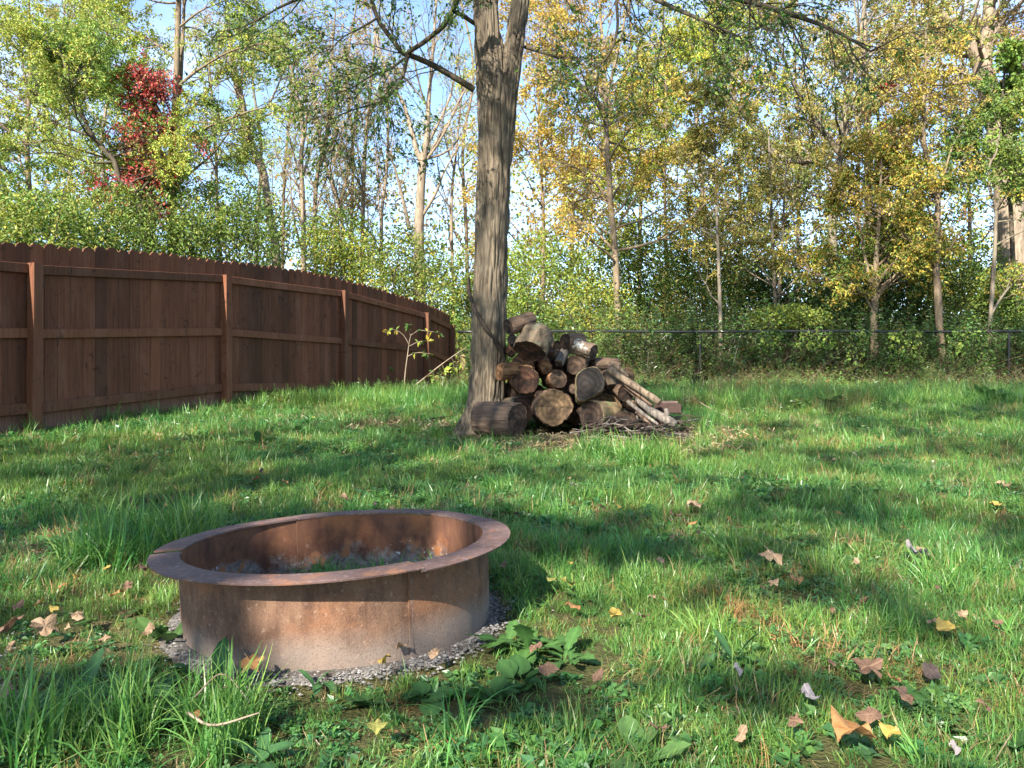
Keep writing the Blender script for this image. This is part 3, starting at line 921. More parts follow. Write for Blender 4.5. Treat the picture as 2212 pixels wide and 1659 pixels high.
# dark hole, bark shavings and twigs in front of the pile
def build_twigs():
    rr = np.random.default_rng(11)
    def twig(pts, r, label, side=True):
        pts = smooth_path(np.array(pts), 14)
        pts = pts + np.cumsum(rr.normal(size=pts.shape) * .003, 0)
        T = Tubes(); T.add(pts, np.linspace(r, r * .45, len(pts)), 6, True)
        if side:
            for q in range(rr.integers(1, 4)):
                i = rr.integers(3, 12); dirv = norm(pts[i + 1] - pts[i] + rr.normal(size=3) * [.02, .02, .012])
                L = rr.uniform(.08, .25)
                T.add(np.array([pts[i], pts[i] + dirv * L * .5 + rr.normal(size=3) * .012, pts[i] + dirv * L]), [r * .5, r * .35, r * .15], 4)
        o = pts[0]
        t = obj('twig', T.mesh('twig', o), M['twig'] if rr.random() < .75 else BARK['grey'], loc=o)
        tag(t, label, 'twig', 'twigs heaped in front of the log pile')
    def G(cx, cy, h):
        u, v = 958.5 + cx * .26667, 626.7 + cy * .26667
        p = ground_at(u, v); p[2] += h + .035
        return p
    twig([G(1190, 1120, .17), G(1150, 1200, .09), G(1085, 1275, .03)], .015, 'short thick dark stick propped on the left end of the twig heap', False)
    twig([G(1500, 1240, .05), G(1700, 1250, .05), G(1960, 1290, .035)], .016, 'thick smooth branch lying along the front of the twig heap', False)
    twig([G(1300, 1150, .06), G(1600, 1135, .09), G(1930, 1140, .11)], .012, 'long pale tipped branch lying along the back of the twig heap')
    for i in range(64):
        cx = rr.uniform(1130, 1930); cy = rr.uniform(1140, 1275)
        L = rr.uniform(90, 330); a = rr.normal() * .28
        h = rr.uniform(.01, .15)
        twig([G(cx - L / 2, cy + L / 2 * math.sin(a) * .4, h), G(cx, cy + rr.normal() * 8, h + rr.uniform(0, .03)), G(cx + L / 2, cy - L / 2 * math.sin(a) * .4, h + rr.normal() * .02)], rr.uniform(.005, .012), 'thin dark twig lying crisscross in the heap before the log pile')
build_twigs()

# ================================================================ INSTANCED GROUND COVER
def blade_clump(nb, spread, h0, h1, w0, w1, lean, rng, cols, seg=4, flat=False):
    V, Fc, T = [], [], []
    base = 0
    for b in range(nb):
        a = rng.uniform(0, 2 * math.pi); r = spread * math.sqrt(rng.random())
        p = np.array([r * math.cos(a), r * math.sin(a), 0.0])
        h = rng.uniform(h0, h1); w = rng.uniform(w0, w1)
        az = rng.uniform(0, 2 * math.pi)
        ln = abs(rng.normal()) * lean + .08
        d = np.array([math.cos(az), math.sin(az), 0]); s = np.array([-d[1], d[0], 0])
        tw = rng.normal() * .5
        s = norm(s + d * tw)
        c = np.array(cols[rng.integers(len(cols))]) * (1 + rng.normal() * .14)
        tip = c * np.array([1.12, 1.03, .9])
        for k in range(seg + 1):
            t = k / seg
            ang = ln * t * 1.1
            q = p + d * h * math.sin(ln * t) * t + np.array([0, 0, h * t * math.cos(min(ang, 1.5)) * (1 if not flat else .12)])
            if flat: q = p + d * h * (t - .5) + np.array([0, 0, .004 + .012 * rng.random()])
            ww = w * .5 * (1 - t ** 2.2) * (.75 + .25 * min(1, t * 3)) + .0003
            cc = c * (1 - t) + tip * t
            if k < seg:
                V += [q - s * ww, q + s * ww]; T += [cc, cc]
            else:
                V += [q]; T += [cc]
        for k in range(seg - 1):
            i = base + 2 * k
            Fc.append([i, i + 1, i + 3, i + 2])
        i = base + 2 * (seg - 1)
        Fc.append([i, i + 1, i + 2, i + 2])
        base += 2 * seg + 1
    q = [f for f in Fc if f[2] != f[3]]; tr = [f[:3] for f in Fc if f[2] == f[3]]
    return np.array(V), [np.array(q), np.array(tr)], np.clip(np.array(T), .003, .8)

def clover_clump(n, spread, rng, cols, size):
    V, Fq, T = [], [], []
    b = 0
    for i in range(n):
        a = rng.uniform(0, 6.283); r = spread * math.sqrt(rng.random())
        h = rng.uniform(.02, .06)
        c0 = np.array([r * math.cos(a), r * math.sin(a), h])
        col = np.array(cols[rng.integers(len(cols))]) * (1 + rng.normal() * .12)
        th = rng.uniform(0, 6.283); tx, ty = rng.normal(size=2) * .35
        for k in range(3):
            d = np.array([math.cos(th + k * 2.094), math.sin(th + k * 2.094), 0]); s = np.array([-d[1], d[0], 0])
            L = size * rng.uniform(.8, 1.2)
            pts = [c0, c0 + d * L * .6 - s * L * .42, c0 + d * L, c0 + d * L * .6 + s * L * .42]
            for p in pts:
                p = p.copy(); dd = p - c0; p[2] += dd[0] * tx + dd[1] * ty + (.1 * L)
                V.append(p); T.append(col)
            Fq.append([b, b + 1, b + 2, b + 3]); b += 4
    return np.array(V), [np.array(Fq)], np.clip(np.array(T), .003, .8)

def weed_clump(ns, h0, h1, rng, cols, lsize, nleaf, spread=.12, stemcol=(.12, .10, .05), width=.42, droop=.3):
    """upright leafy stems"""
    V, Fq, T = [], [], []
    b = 0
    for s in range(ns):
        a = rng.uniform(0, 6.283); r = spread * math.sqrt(rng.random())
        p = np.array([r * math.cos(a), r * math.sin(a), 0.0])
        h = rng.uniform(h0, h1)
        d = norm(np.array([rng.normal() * .25, rng.normal() * .25, 1]))
        e = p + d * h; w = .004
        sd = norm(np.cross(d, [1, .3, 0]))
        V += [p - sd * w, p + sd * w, e + sd * w * .4, e - sd * w * .4]; T += [np.array(stemcol)] * 4; Fq.append([b, b + 1, b + 2, b + 3]); b += 4
        n = nleaf
        tt = rng.uniform(.12, 1, n)
        pos = p + d * h * tt[:, None]
        az = rng.uniform(0, 6.283, n)
        ax = np.stack([np.cos(az), np.sin(az), rng.normal(size=n) * .4 - droop + .5 * tt], -1)
        col = np.array(cols)[rng.integers(0, len(cols), n)] * (1 + rng.normal(size=(n, 1)) * .15)
        v, f, t = leaf_arrays(pos, ax, lsize * rng.uniform(.6, 1.25, n) * (1.15 - .5 * tt), rng, width, .1, col) if n else (np.zeros((0, 3)), np.zeros((0, 4), int), np.zeros((0, 3)))
        V += list(v); T += list(t); Fq += [list(q + b) for q in f]; b += len(v)
    return np.array(V), [np.array(Fq)], np.clip(np.array(T), .003, .8)

def stalk_clump(ns, h0, h1, rng, cols, spread=.15, lean=.5):
    """dry stalks and fine dead stems"""
    T_ = Tubes()
    for s in range(ns):
        a = rng.uniform(0, 6.283); r = spread * math.sqrt(rng.random())
        p = np.array([r * math.cos(a), r * math.sin(a), 0.0])
        h = rng.uniform(h0, h1); d = np.array([rng.normal() * lean, rng.normal() * lean, 1])
        k = 5
        pts = np.array([p + d * h * t + np.array([d[0], d[1], -.3]) * h * .35 * t * t + rng.normal(size=3) * .012 for t in np.linspace(0, 1, k)])
        T_.add(pts, np.linspace(.004, .0015, k), 3)
        for q in range(2):
            i = rng.integers(1, k - 1)
            T_.add(np.array([pts[i], pts[i] + rng.normal(size=3) * h * .14 + [0, 0, h * .08]]), [.002, .001], 3)
    v = np.concatenate(T_.v); f = np.concatenate(T_.f)
    c = np.array(cols)[rng.integers(0, len(cols))] * np.ones((len(v), 1))
    c = c * (1 + np.repeat(rng.normal(size=(len(v) // 5 + 1)) * .12, 5)[:len(v), None])
    return v, [f], np.clip(c, .003, .8)

def make_protos(colname, protos):
    c = bpy.data.collections.new(colname)
    for i, (v, f, t) in enumerate(protos):
        me = new_mesh('tuft_%02d' % i, v, f, attrs={'tint': t})
        o = bpy.data.objects.new('tuft_%02d' % i, me)
        me.materials.append(M['grass'])
        c.objects.link(o)
    return c

def scatter(name, coll, pos, idx, scl, rot, tint):
    """one stuff object: points with attributes, turned into tufts by geometry nodes"""
    me = bpy.data.meshes.new(name)
    me.vertices.add(len(pos)); me.vertices.foreach_set('co', np.asarray(pos, dtype=np.float32).ravel())
    a = me.attributes.new('pick', 'INT', 'POINT'); a.data.foreach_set('value', np.asarray(idx, dtype=np.int32))
    a = me.attributes.new('size', 'FLOAT', 'POINT'); a.data.foreach_set('value', np.asarray(scl, dtype=np.float32))
    a = me.attributes.new('turn', 'FLOAT_VECTOR', 'POINT'); a.data.foreach_set('vector', np.asarray(rot, dtype=np.float32).ravel())
    tt = np.concatenate([np.asarray(tint, dtype=np.float32), np.ones((len(pos), 1), dtype=np.float32)], 1)
    a = me.attributes.new('itint', 'FLOAT_COLOR', 'POINT'); a.data.foreach_set('color', np.ascontiguousarray(tt).ravel())
    o = bpy.data.objects.new(name, me); COL.objects.link(o)
    g = bpy.data.node_groups.new(name + '_scatter', 'GeometryNodeTree')
    g.interface.new_socket('Geometry', in_out='INPUT', socket_type='NodeSocketGeometry')
    g.interface.new_socket('Geometry', in_out='OUTPUT', socket_type='NodeSocketGeometry')
    N = g.nodes.new
    gi, go = N('NodeGroupInput'), N('NodeGroupOutput')
    ci = N('GeometryNodeCollectionInfo'); ci.inputs['Collection'].default_value = coll
    ci.inputs['Separate Children'].default_value = True; ci.inputs['Reset Children'].default_value = True
    iop = N('GeometryNodeInstanceOnPoints'); iop.inputs['Pick Instance'].default_value = True
    def attr(nm, typ):
        n_ = N('GeometryNodeInputNamedAttribute'); n_.data_type = typ; n_.inputs['Name'].default_value = nm
        return n_.outputs['Attribute']
    L = g.links.new
    L(gi.outputs[0], iop.inputs['Points']); L(ci.outputs[0], iop.inputs['Instance'])
    L(attr('pick', 'INT'), iop.inputs['Instance Index'])
    e2r = N('FunctionNodeEulerToRotation'); L(attr('turn', 'FLOAT_VECTOR'), e2r.inputs[0]); L(e2r.outputs[0], iop.inputs['Rotation'])
    L(attr('size', 'FLOAT'), iop.inputs['Scale'])
    L(iop.outputs[0], go.inputs[0])
    md = o.modifiers.new('scatter', 'NODES'); md.node_group = g
    return tag(o, kind='stuff')

def in_view_points(y0, y1, dens, rng, margin=.6, slope=.92):
    n = int(dens * ((y1 ** 2 - y0 ** 2) * slope + (y1 - y0) * 2 * margin))
    y = np.sqrt(rng.random(n * 2) * (y1 ** 2 - y0 ** 2) + y0 ** 2)[:n]
    x = (rng.random(n) * 2 - 1) * (slope * y + margin)
    return x, y

def fence_side(x, y):
    """distance from the wooden fence towards the lawn (positive on the lawn)"""
    d = np.full_like(x, 1e9)
    for k in range(5):
        a, b = FP[k], FP[k + 1]; t = norm(b - a); nrm = np.array([t[1], -t[0]])
        s = (x - a[0]) * t[0] + (y - a[1]) * t[1]
        L = np.linalg.norm(b - a)
        dd = (x - a[0]) * nrm[0] + (y - a[1]) * nrm[1]
        ok = (s > -.3 if k else s > -50) & (s < L + .3)
        d = np.where(ok & (np.abs(dd) < np.abs(d)), dd, d)
    return d

PILE_C = P(1000, 1100, 7.35)
WEED_SPOTS = [(1300, 950, .30), (1420, 952, .34), (1365, 940, .3), (1150, 1410, .17), (1090, 1395, .10), (1225, 1425, .11), (1130, 1470, .09), (1060, 1505, .09), (920, 1505, .09), (800, 1515, .08), (335, 1375, .07), (255, 1335, .11), (453, 1485, .07), (170, 1495, .14), (300, 1505, .13), (690, 1475, .06), (400, 1545, .07), (2020, 1515, .06), (640, 940, .2), (560, 965, .22), (150, 1095, .12), (1985, 1175, .06), (1580, 1425, .06), (1260, 1295, .06),
              (1503, 1108, .06), (1495, 1152, .05), (1978, 1216, .07), (1665, 1230, .07), (1715, 1284, .05), (1327, 1362, .05), (1192, 1278, .05), (1224, 1288, .05), (2046, 1386, .06), (1872, 1480, .07), (2014, 1482, .06), (1748, 1540, .06), (1945, 1548, .06), (1845, 1645, .10), (1930, 1638, .06), (1182, 1488, .05), (428, 1592, .05), (92, 1384, .08), (165, 1368, .06), (322, 1396, .05)]
def build_grass():
    rng = np.random.default_rng(21)
    G1 = [(.080, .205, .048), (.104, .23, .05), (.068, .18, .048), (.145, .25, .055)]
    G2 = [(.09, .225, .052), (.12, .255, .06), (.165, .285, .068)]
    DRY = [(.30, .22, .10), (.38, .29, .15), (.24, .16, .08), (.20, .17, .06)]
    pr = []
    for s in range(6): pr.append(blade_clump(34, .06, .035, .10, .0022, .0042, .85, np.random.default_rng(100 + s), G1 + ([DRY[3]] if s % 2 else [])))
    for s in range(3): pr.append(blade_clump(26, .05, .08, .17, .003, .0055, .9, np.random.default_rng(110 + s), G1 + G2))
    for s in range(3): pr.append(blade_clump(26, .06, .16, .32, .004, .008, .75, np.random.default_rng(120 + s), G2, seg=7))
    for s in range(2): pr.append(blade_clump(22, .08, .05, .14, .002, .004, .8, np.random.default_rng(130 + s), DRY))
    for s in range(3): pr.append(clover_clump(16, .07, np.random.default_rng(140 + s), [(.075, .19, .045), (.105, .225, .052), (.07, .17, .052)], .014))
    for s in range(2): pr.append(blade_clump(26, .10, .06, .2, .002, .005, .5, np.random.default_rng(150 + s), DRY, flat=True))
    for s in range(3): pr.append(weed_clump(3, .02, .05, np.random.default_rng(160 + s), [(.06, .16, .045), (.085, .2, .05), (.05, .13, .045)], .055, 7, spread=.05, width=.62, droop=.05))
    coll = make_protos('grass_tufts', pr)
    xs, ys, ids, sc_ = [], [], [], []
    for (y0, y1, dens, big) in ((1.15, 3.4, 1250, 1.0), (3.4, 6.0, 680, 1.12), (6.0, 12.2, 400, 1.25), (12.2, 15.6, 120, 1.5)):
        x, y = in_view_points(y0, y1, dens, rng)
        xs.append(x); ys.append(y); sc_.append(np.full(len(x), big))
    x = np.concatenate(xs); y = np.concatenate(ys); big = np.concatenate(sc_)
    p3 = np.stack([x, y, 0 * x], -1)
    patch = fbm(p3 * 1.3, 31, 3); fine = fbm(p3 * 4.5, 37, 2); clo = fbm(p3 * 2.2, 41, 2)
    rp = np.hypot(x - PIT[0], y - PIT[1])
    fs = fence_side(x, y)
    dp = np.hypot((x - PILE_C[0]) / 1.25, (y - PILE_C[1] + .1) / .62)      # log pile bed
    dt = np.hypot(x - TREE_O[0], y - TREE_O[1])
    straw = np.exp(-(((x - .75) / .75) ** 2 + ((y - 6.35) / .42) ** 2)) + .8 * np.exp(-(((x - 1.9) / .6) ** 2 + ((y - 7.4) / .5) ** 2)) + .6 * np.exp(-(((x + 1.2) / .9) ** 2 + ((y - 7.9) / .35) ** 2))
    left_bare = np.exp(-(((x + 1.55) / .42) ** 2 + ((y - 1.95) / .35) ** 2)) * .75 + .55 * np.exp(-(((x + 1.7) / .7) ** 2 + ((y - 3.1) / .6) ** 2))
    bare = np.clip(straw * .95 + left_bare * .85 + (patch > .70) * .3, 0, .95)
    keep = rng.random(len(x)) > bare
    front = .7 * np.clip(-np.sin(np.arctan2(y - PIT[1], x - PIT[0]) - .35), 0, 1)
    keep &= (rp > .485 + .06 * fine + .085 * front) | ((rp < .44) & (np.abs(x - PIT[0] - .05) < .24) & (y > PIT[1] - .1) & (y < PIT[1] + .34))
    keep &= (fs > .03)
    for (wu, wv, wr) in WEED_SPOTS:
        g = ground_at(wu, wv)
        keep &= ~((np.hypot(x - g[0], y - g[1]) < wr) & (rng.random(len(x)) < .6))
    keep &= (dp > .98) & (dt > .30)
    lawn_far = 10.2 + .8 * fbm(p3 * .8, 47, 2)
    keep &= ~((y > lawn_far) & (rng.random(len(x)) > .55))
    x, y, big, patch, fine, clo, rp, straw, left_bare, fs = [a[keep] for a in (x, y, big, patch, fine, clo, rp, straw, left_bare, fs)]
    n = len(x)
    r = rng.random(n)
    idx = rng.integers(0, 6, n)
    med = (r < .10 + .35 * (fine > .56) * (y > 2.2)); idx[med] = rng.integers(6, 9, med.sum())
    clv = (clo > .56) & (rng.random(n) < .62); idx[clv] = rng.integers(14, 17, clv.sum())
    brd = ((fbm(np.stack([x, y, 0 * x], -1) * 2.7, 43, 2) > .54) & (rng.random(n) < .30)) | ((y < 2.1) & (rng.random(n) < .16)); idx[brd] = rng.integers(19, 22, brd.sum())
    dry = rng.random(n) < (.09 + .5 * np.clip(straw, 0, 1) + .35 * left_bare + .12 * (patch > .6)); idx[dry] = rng.choice([12, 13, 17, 18], dry.sum())
    # tall arching tufts: foreground and in front of the pile
    tall = np.zeros(n, bool)
    for (u, v, rad, pr_) in ((250, 1570, .13, .35), (440, 1590, .13, .4), (60, 1610, .10, .35), (1000, 1610, .04, .3),
                             (1160, 945, .2, .55), (1290, 985, .16, .5), (1400, 1000, .22, .4), (1480, 935, .22, .5), (1560, 880, .4, .35), (1020, 935, .2, .35), (1370, 1290, .05, .15), (300, 1190, .3, .3)):
        g = ground_at(u, v)
        tall |= (np.hypot(x - g[0], y - g[1]) < rad) & (rng.random(n) < pr_)
    tall |= (y > 9.6) & (rng.random(n) < .25)
    tall |= (fs < .12) & (rng.random(n) < .12)
    tall &= (rp > .66)
    idx[tall] = rng.integers(9, 12, tall.sum())
    size = big * rng.uniform(.6, 1.15, n) * (1 + .7 * (fine - .5)) * np.where(y < 2.6, .60, np.where(y < 6, .70, .84))
    size[tall] = rng.uniform(.65, 1.1, tall.sum()) * np.where(y[tall] < 3, .95, .95)
    inside = rp < .5
    idx[inside] = rng.integers(0, 9, inside.sum()); size[inside] = rng.uniform(.6, .95, inside.sum())
    near_ring = (rp > .5) & (rp < .95); size[near_ring] *= .7
    tone = np.clip(.70 + .62 * (fbm(np.stack([x, y, 0 * x], -1) * .9, 53, 3)) + rng.normal(size=n) * .10, .5, 1.6)
    warm = np.clip(fbm(np.stack([x, y, 0 * x], -1) * 1.6, 59, 2) * .8 + rng.normal(size=n) * .12, 0, 1.2)
    tint = np.stack([tone * (.72 + .75 * warm), tone, tone * (1.1 - .25 * warm)], -1)
    rot = np.stack([rng.normal(size=n) * .22, rng.normal(size=n) * .22, rng.random(n) * 6.283], -1)
    z = gz(x, y) - .022
    scatter('grass', coll, np.stack([x, y, z], -1), idx, size, rot, tint)
build_grass()

def build_ash():
    """crushed grey ash and gravel round the ring and along the left edge"""
    rng = np.random.default_rng(5)
    V, Fq, b = [], [], 0
    def pebble(p, s):
        nonlocal b
        o = np.array([(1, 0, 0), (-1, 0, 0), (0, 1, 0), (0, -1, 0), (0, 0, 1), (0, 0, -1)], float) * rng.uniform(.5, 1.1, (6, 1)) * s * [1, 1, .7]
        V.append(o + p)
        Fq.append(np.array([(0, 2, 4), (2, 1, 4), (1, 3, 4), (3, 0, 4), (2, 0, 5), (1, 2, 5), (3, 1, 5), (0, 3, 5)]) + b); b += 6
    k = 0
    while k < 5200:
        a = rng.uniform(0, 6.283); r = .462 + abs(rng.normal()) * .06 if rng.random() < .8 else rng.uniform(.30, .472)
        wgt = .07 + .8 * max(0, math.cos(a - math.radians(300)))
        if r > .49 and rng.random() > wgt * (1 - (r - .49) / .2): continue
        x, y = PIT[0] + r * math.cos(a), PIT[1] + r * math.sin(a)
        rise = .05 * max(0, (.47 - abs(r - .0)) ) * 0 + (.07 * max(0, 1 - abs(r - .46) / .12) * (.4 + .6 * math.sin(a) ** 2) if r < .475 and math.sin(a) > -.2 else 0) * rng.random()
        pebble(np.array([x, y, float(gz(x, y)) - .016 + rng.random() * .008 + rise]), rng.uniform(.002, .0075)); k += 1
    for k in range(2200):
        x = -1.62 + rng.normal() * .16; y = 1.95 + rng.normal() * .13
        pebble(np.array([x, y, float(gz(x, y)) - .016 + rng.random() * .006]), rng.uniform(.002, .006))
    V = np.concatenate(V)
    t = np.repeat(rng.choice([.08, .12, .17, .23, .34], len(V) // 6, p=[.15, .3, .35, .18, .02])[:, None] * np.array([1.0, .95, .9]), 6, 0)
    k_ = NT('ash_and_gravel')
    a = k_.n('Attribute', attribute_name='tint', attribute_type='GEOMETRY').outputs['Color']
    m = k_.surf(a, .95, None, .1)
    tag(obj('ash_gravel', new_mesh('ash_gravel', V, np.concatenate(Fq), attrs={'tint': t}), m), kind='stuff')
    # the bed of ash itself, a thin mound hugging the ring
    kk = NT('ash_bed'); n1 = kk.noise(kk.coords('Object'), 60, 5, .7); n2 = kk.noise(kk.coords('Object'), 9, 4, .6)
    c = kk.mix(kk.rng(n1, .35, .7), (.06, .052, .046), (.20, .185, .17)); c = kk.mix(kk.rng(n2, .5, .65, 0, .7), c, (.05, .036, .026))
    mb = kk.surf(c, .95, kk.bump(n1, .8, .01), .1)
    th = np.linspace(0, 2 * math.pi, 97)[:-1]
    rr = 1 + .10 * (fbm(np.stack([np.cos(th) * 2.5, np.sin(th) * 2.5, 0 * th], -1), 3, 3) - .5) * 2
    rows = []
    for (r, h) in ((.02, -.012), (.30, -.016), (.42, -.013), (.476, -.008), (.495, -.015), (.525, -.022), (.55, -.05)):
        q = r * (rr if r > .5 else 1)
        X = PIT[0] + q * np.cos(th); Y = PIT[1] + q * np.sin(th)
        rows.append(np.stack([X, Y, gz(X, Y) + h], -1))
    Vb = np.concatenate(rows); n = len(th)
    i = np.arange(len(rows) - 1)[:, None] * n; j = np.arange(n)[None]; j2 = (j + 1) % n
    f = np.stack([i + j, i + n + j, i + n + j2, i + j2], -1).reshape(-1, 4)[:, ::-1]
    tag(obj('ash_bed', new_mesh('ash_bed', Vb, f, True), mb), kind='structure')
build_ash()

def build_undergrowth():
    rng = np.random.default_rng(61)
    GR = [(.07, .16, .045), (.10, .20, .045), (.14, .23, .05), (.065, .13, .042)]
    YE = [(.20, .20, .04), (.28, .22, .04), (.13, .17, .035), (.09, .14, .03)]
    BR = [(.24, .17, .09), (.32, .24, .14), (.16, .11, .06)]
    RG = lambda s: np.random.default_rng(s)
    pr = [weed_clump(5, .3, .8, RG(200), GR, .11, 16), weed_clump(6, .25, .6, RG(201), GR + YE, .08, 18), weed_clump(4, .5, 1.1, RG(202), GR, .13, 18, droop=.5),
          weed_clump(6, .2, .5, RG(203), YE, .09, 14), weed_clump(7, .4, .9, RG(204), GR, .06, 34, width=.3),
          stalk_clump(10, .4, 1.0, RG(205), BR), stalk_clump(12, .3, .8, RG(206), BR, lean=.8), stalk_clump(9, .5, 1.3, RG(207), [(.20, .16, .11)], lean=.35),
          blade_clump(40, .14, .3, .8, .004, .009, .7, RG(208), [(.30, .24, .12), (.22, .2, .08), (.12, .17, .04)], seg=6),
          blade_clump(34, .12, .25, .6, .005, .010, .7, RG(209), [(.06, .14, .035), (.09, .17, .04)], seg=6),
          weed_clump(3, .15, .35, RG(210), GR, .15, 12, width=.6), weed_clump(4, .2, .45, RG(211), [(.30, .10, .04), (.34, .2, .05), (.2, .18, .05)], .09, 14, width=.6),
          weed_clump(8, .5, 1.4, RG(212), GR + YE, .07, 40, spread=.3, width=.5), weed_clump(8, .6, 1.6, RG(213), GR, .08, 44, spread=.35, width=.5)]
    coll = make_protos('undergrowth_tufts', pr)
    X, Y, I, Sz = [], [], [], []
    def add(n, fx, fy, ids, s0, s1):
        X.append(fx(n)); Y.append(fy(n)); I.append(rng.choice(ids, n)); Sz.append(rng.uniform(s0, s1, n))
    U = rng.uniform
    # rough strip between lawn and fence, right of the pile
    add(900, lambda n: U(1.9, 12, n), lambda n: 14.9 + rng.normal(size=n) * .75, [0, 0, 1, 4, 3, 5, 6, 9, 9, 10, 10, 11, 3], .38, .78)
    add(420, lambda n: U(1.6, 12, n), lambda n: 16.15 + rng.normal(size=n) * .2, [0, 2, 4, 12, 13, 13, 1, 5, 7], .4, 1.25)
    add(500, lambda n: U(3.0, 11, n), lambda n: U(10.8, 13.6, n) + .0, [9, 9, 10, 1, 8, 3], .3, .62)
    add(380, lambda n: U(-1.2, 2.4, n), lambda n: U(12.2, 15.6, n), [0, 1, 3, 9, 10, 8], .4, .8)
    add(260, lambda n: U(1.7, 4.4, n), lambda n: U(8.8, 12.6, n), [1, 9, 9, 10, 10, 8], .3, .62)
    # right at and behind the chain link
    add(1500, lambda n: U(-1.0, 13, n), lambda n: 16.4 + np.abs(rng.normal(size=n)) * .9, [0, 1, 2, 4, 5, 6, 7, 7, 12, 13, 13, 3, 3], .45, 1.5)
    # wood floor further back
    add(1500, lambda n: U(-20, 24, n), lambda n: U(17.2, 31, n), [0, 1, 2, 3, 4, 10, 11, 12, 13, 5, 6, 7], .7, 1.7)
    # along the foot of the wooden fence, lawn side, sparse
    k = 130
    s = U(0, 1, k); a = FP[2] + (FP[5] - FP[2]) * s[:, None]
    X.append(a[:, 0] + U(.10, .75, k)); Y.append(a[:, 1] + U(-.1, .2, k)); I.append(rng.choice([0, 1, 9, 10, 10, 3], k)); Sz.append(U(.28, .55, k))
    x, y, i, s = map(np.concatenate, (X, Y, I, Sz))
    bad = (np.abs(x - TREE_O[0]) < .4) & (np.abs(y - TREE_O[1]) < .5)
    for xp in ((1513 - CX) / F * 15.8, (1850 - CX) / F * 15.8, (1850 - CX) / F * 15.8 + 3.15):
        bad |= (np.abs(x - xp * y / 15.8) < .22) & (y > 13.6) & (y < 15.82)
    fs = fence_side(x, y); bad |= (np.abs(fs) < .05) & (y < 15.9)
    bad |= (fs < 0) & (y < 17)
    x, y, i, s = x[~bad], y[~bad], i[~bad], s[~bad]
    n = len(x)
    tone = np.clip(.85 + .5 * (fbm(np.stack([x, y, 0 * x], -1) * .7, 71, 2) - .5) * 2 + rng.normal(size=n) * .12, .4, 1.7)
    warm = rng.random(n)
    tint = np.stack([tone * (.85 + .4 * warm), tone, tone * .95], -1)
    rot = np.stack([rng.normal(size=n) * .1, rng.normal(size=n) * .1, rng.random(n) * 6.283], -1)
    scatter('undergrowth', coll, np.stack([x, y, gz(x, y) - .03], -1), i, s, rot, tint)
build_undergrowth()

# ================================================================ TREES
YG = [(.075, .125, .026), (.11, .16, .032), (.16, .185, .038), (.22, .21, .042)]
GRN = [(.042, .08, .018), (.062, .105, .02), (.09, .132, .026), (.118, .15, .028)]
GOLD = [(.12, .145, .03), (.20, .18, .032), (.29, .21, .035), (.35, .26, .05)]
ORNG = [(.30, .18, .035), (.34, .23, .05), (.24, .20, .045), (.20, .15, .04)]
OLIV = [(.065, .085, .022), (.10, .105, .026), (.16, .13, .034), (.22, .16, .045)]
LIME = [(.14, .19, .03), (.20, .22, .035), (.27, .25, .04), (.11, .16, .03)]
RED = [(.26, .035, .035), (.38, .06, .05), (.48, .12, .09), (.40, .20, .10)]
TAN = [(.26, .16, .08), (.34, .23, .12), (.20, .14, .06), (.22, .20, .06)]
DKG = [(.022, .055, .016), (.032, .075, .02), (.05, .095, .025)]

def _gain(pal, k): return [tuple(min(.7, c * k) for c in x) for x in pal]
YG, GRN, GOLD, ORNG, OLIV, LIME, RED, TAN, DKG = _gain(YG, 1.95), _gain(GRN, 1.75), _gain(GOLD, 1.5), _gain(ORNG, 1.4), _gain(OLIV, 1.85), _gain(LIME, 1.75), _gain(RED, 1.0), _gain(TAN, 1.35), _gain(DKG, 1.3)

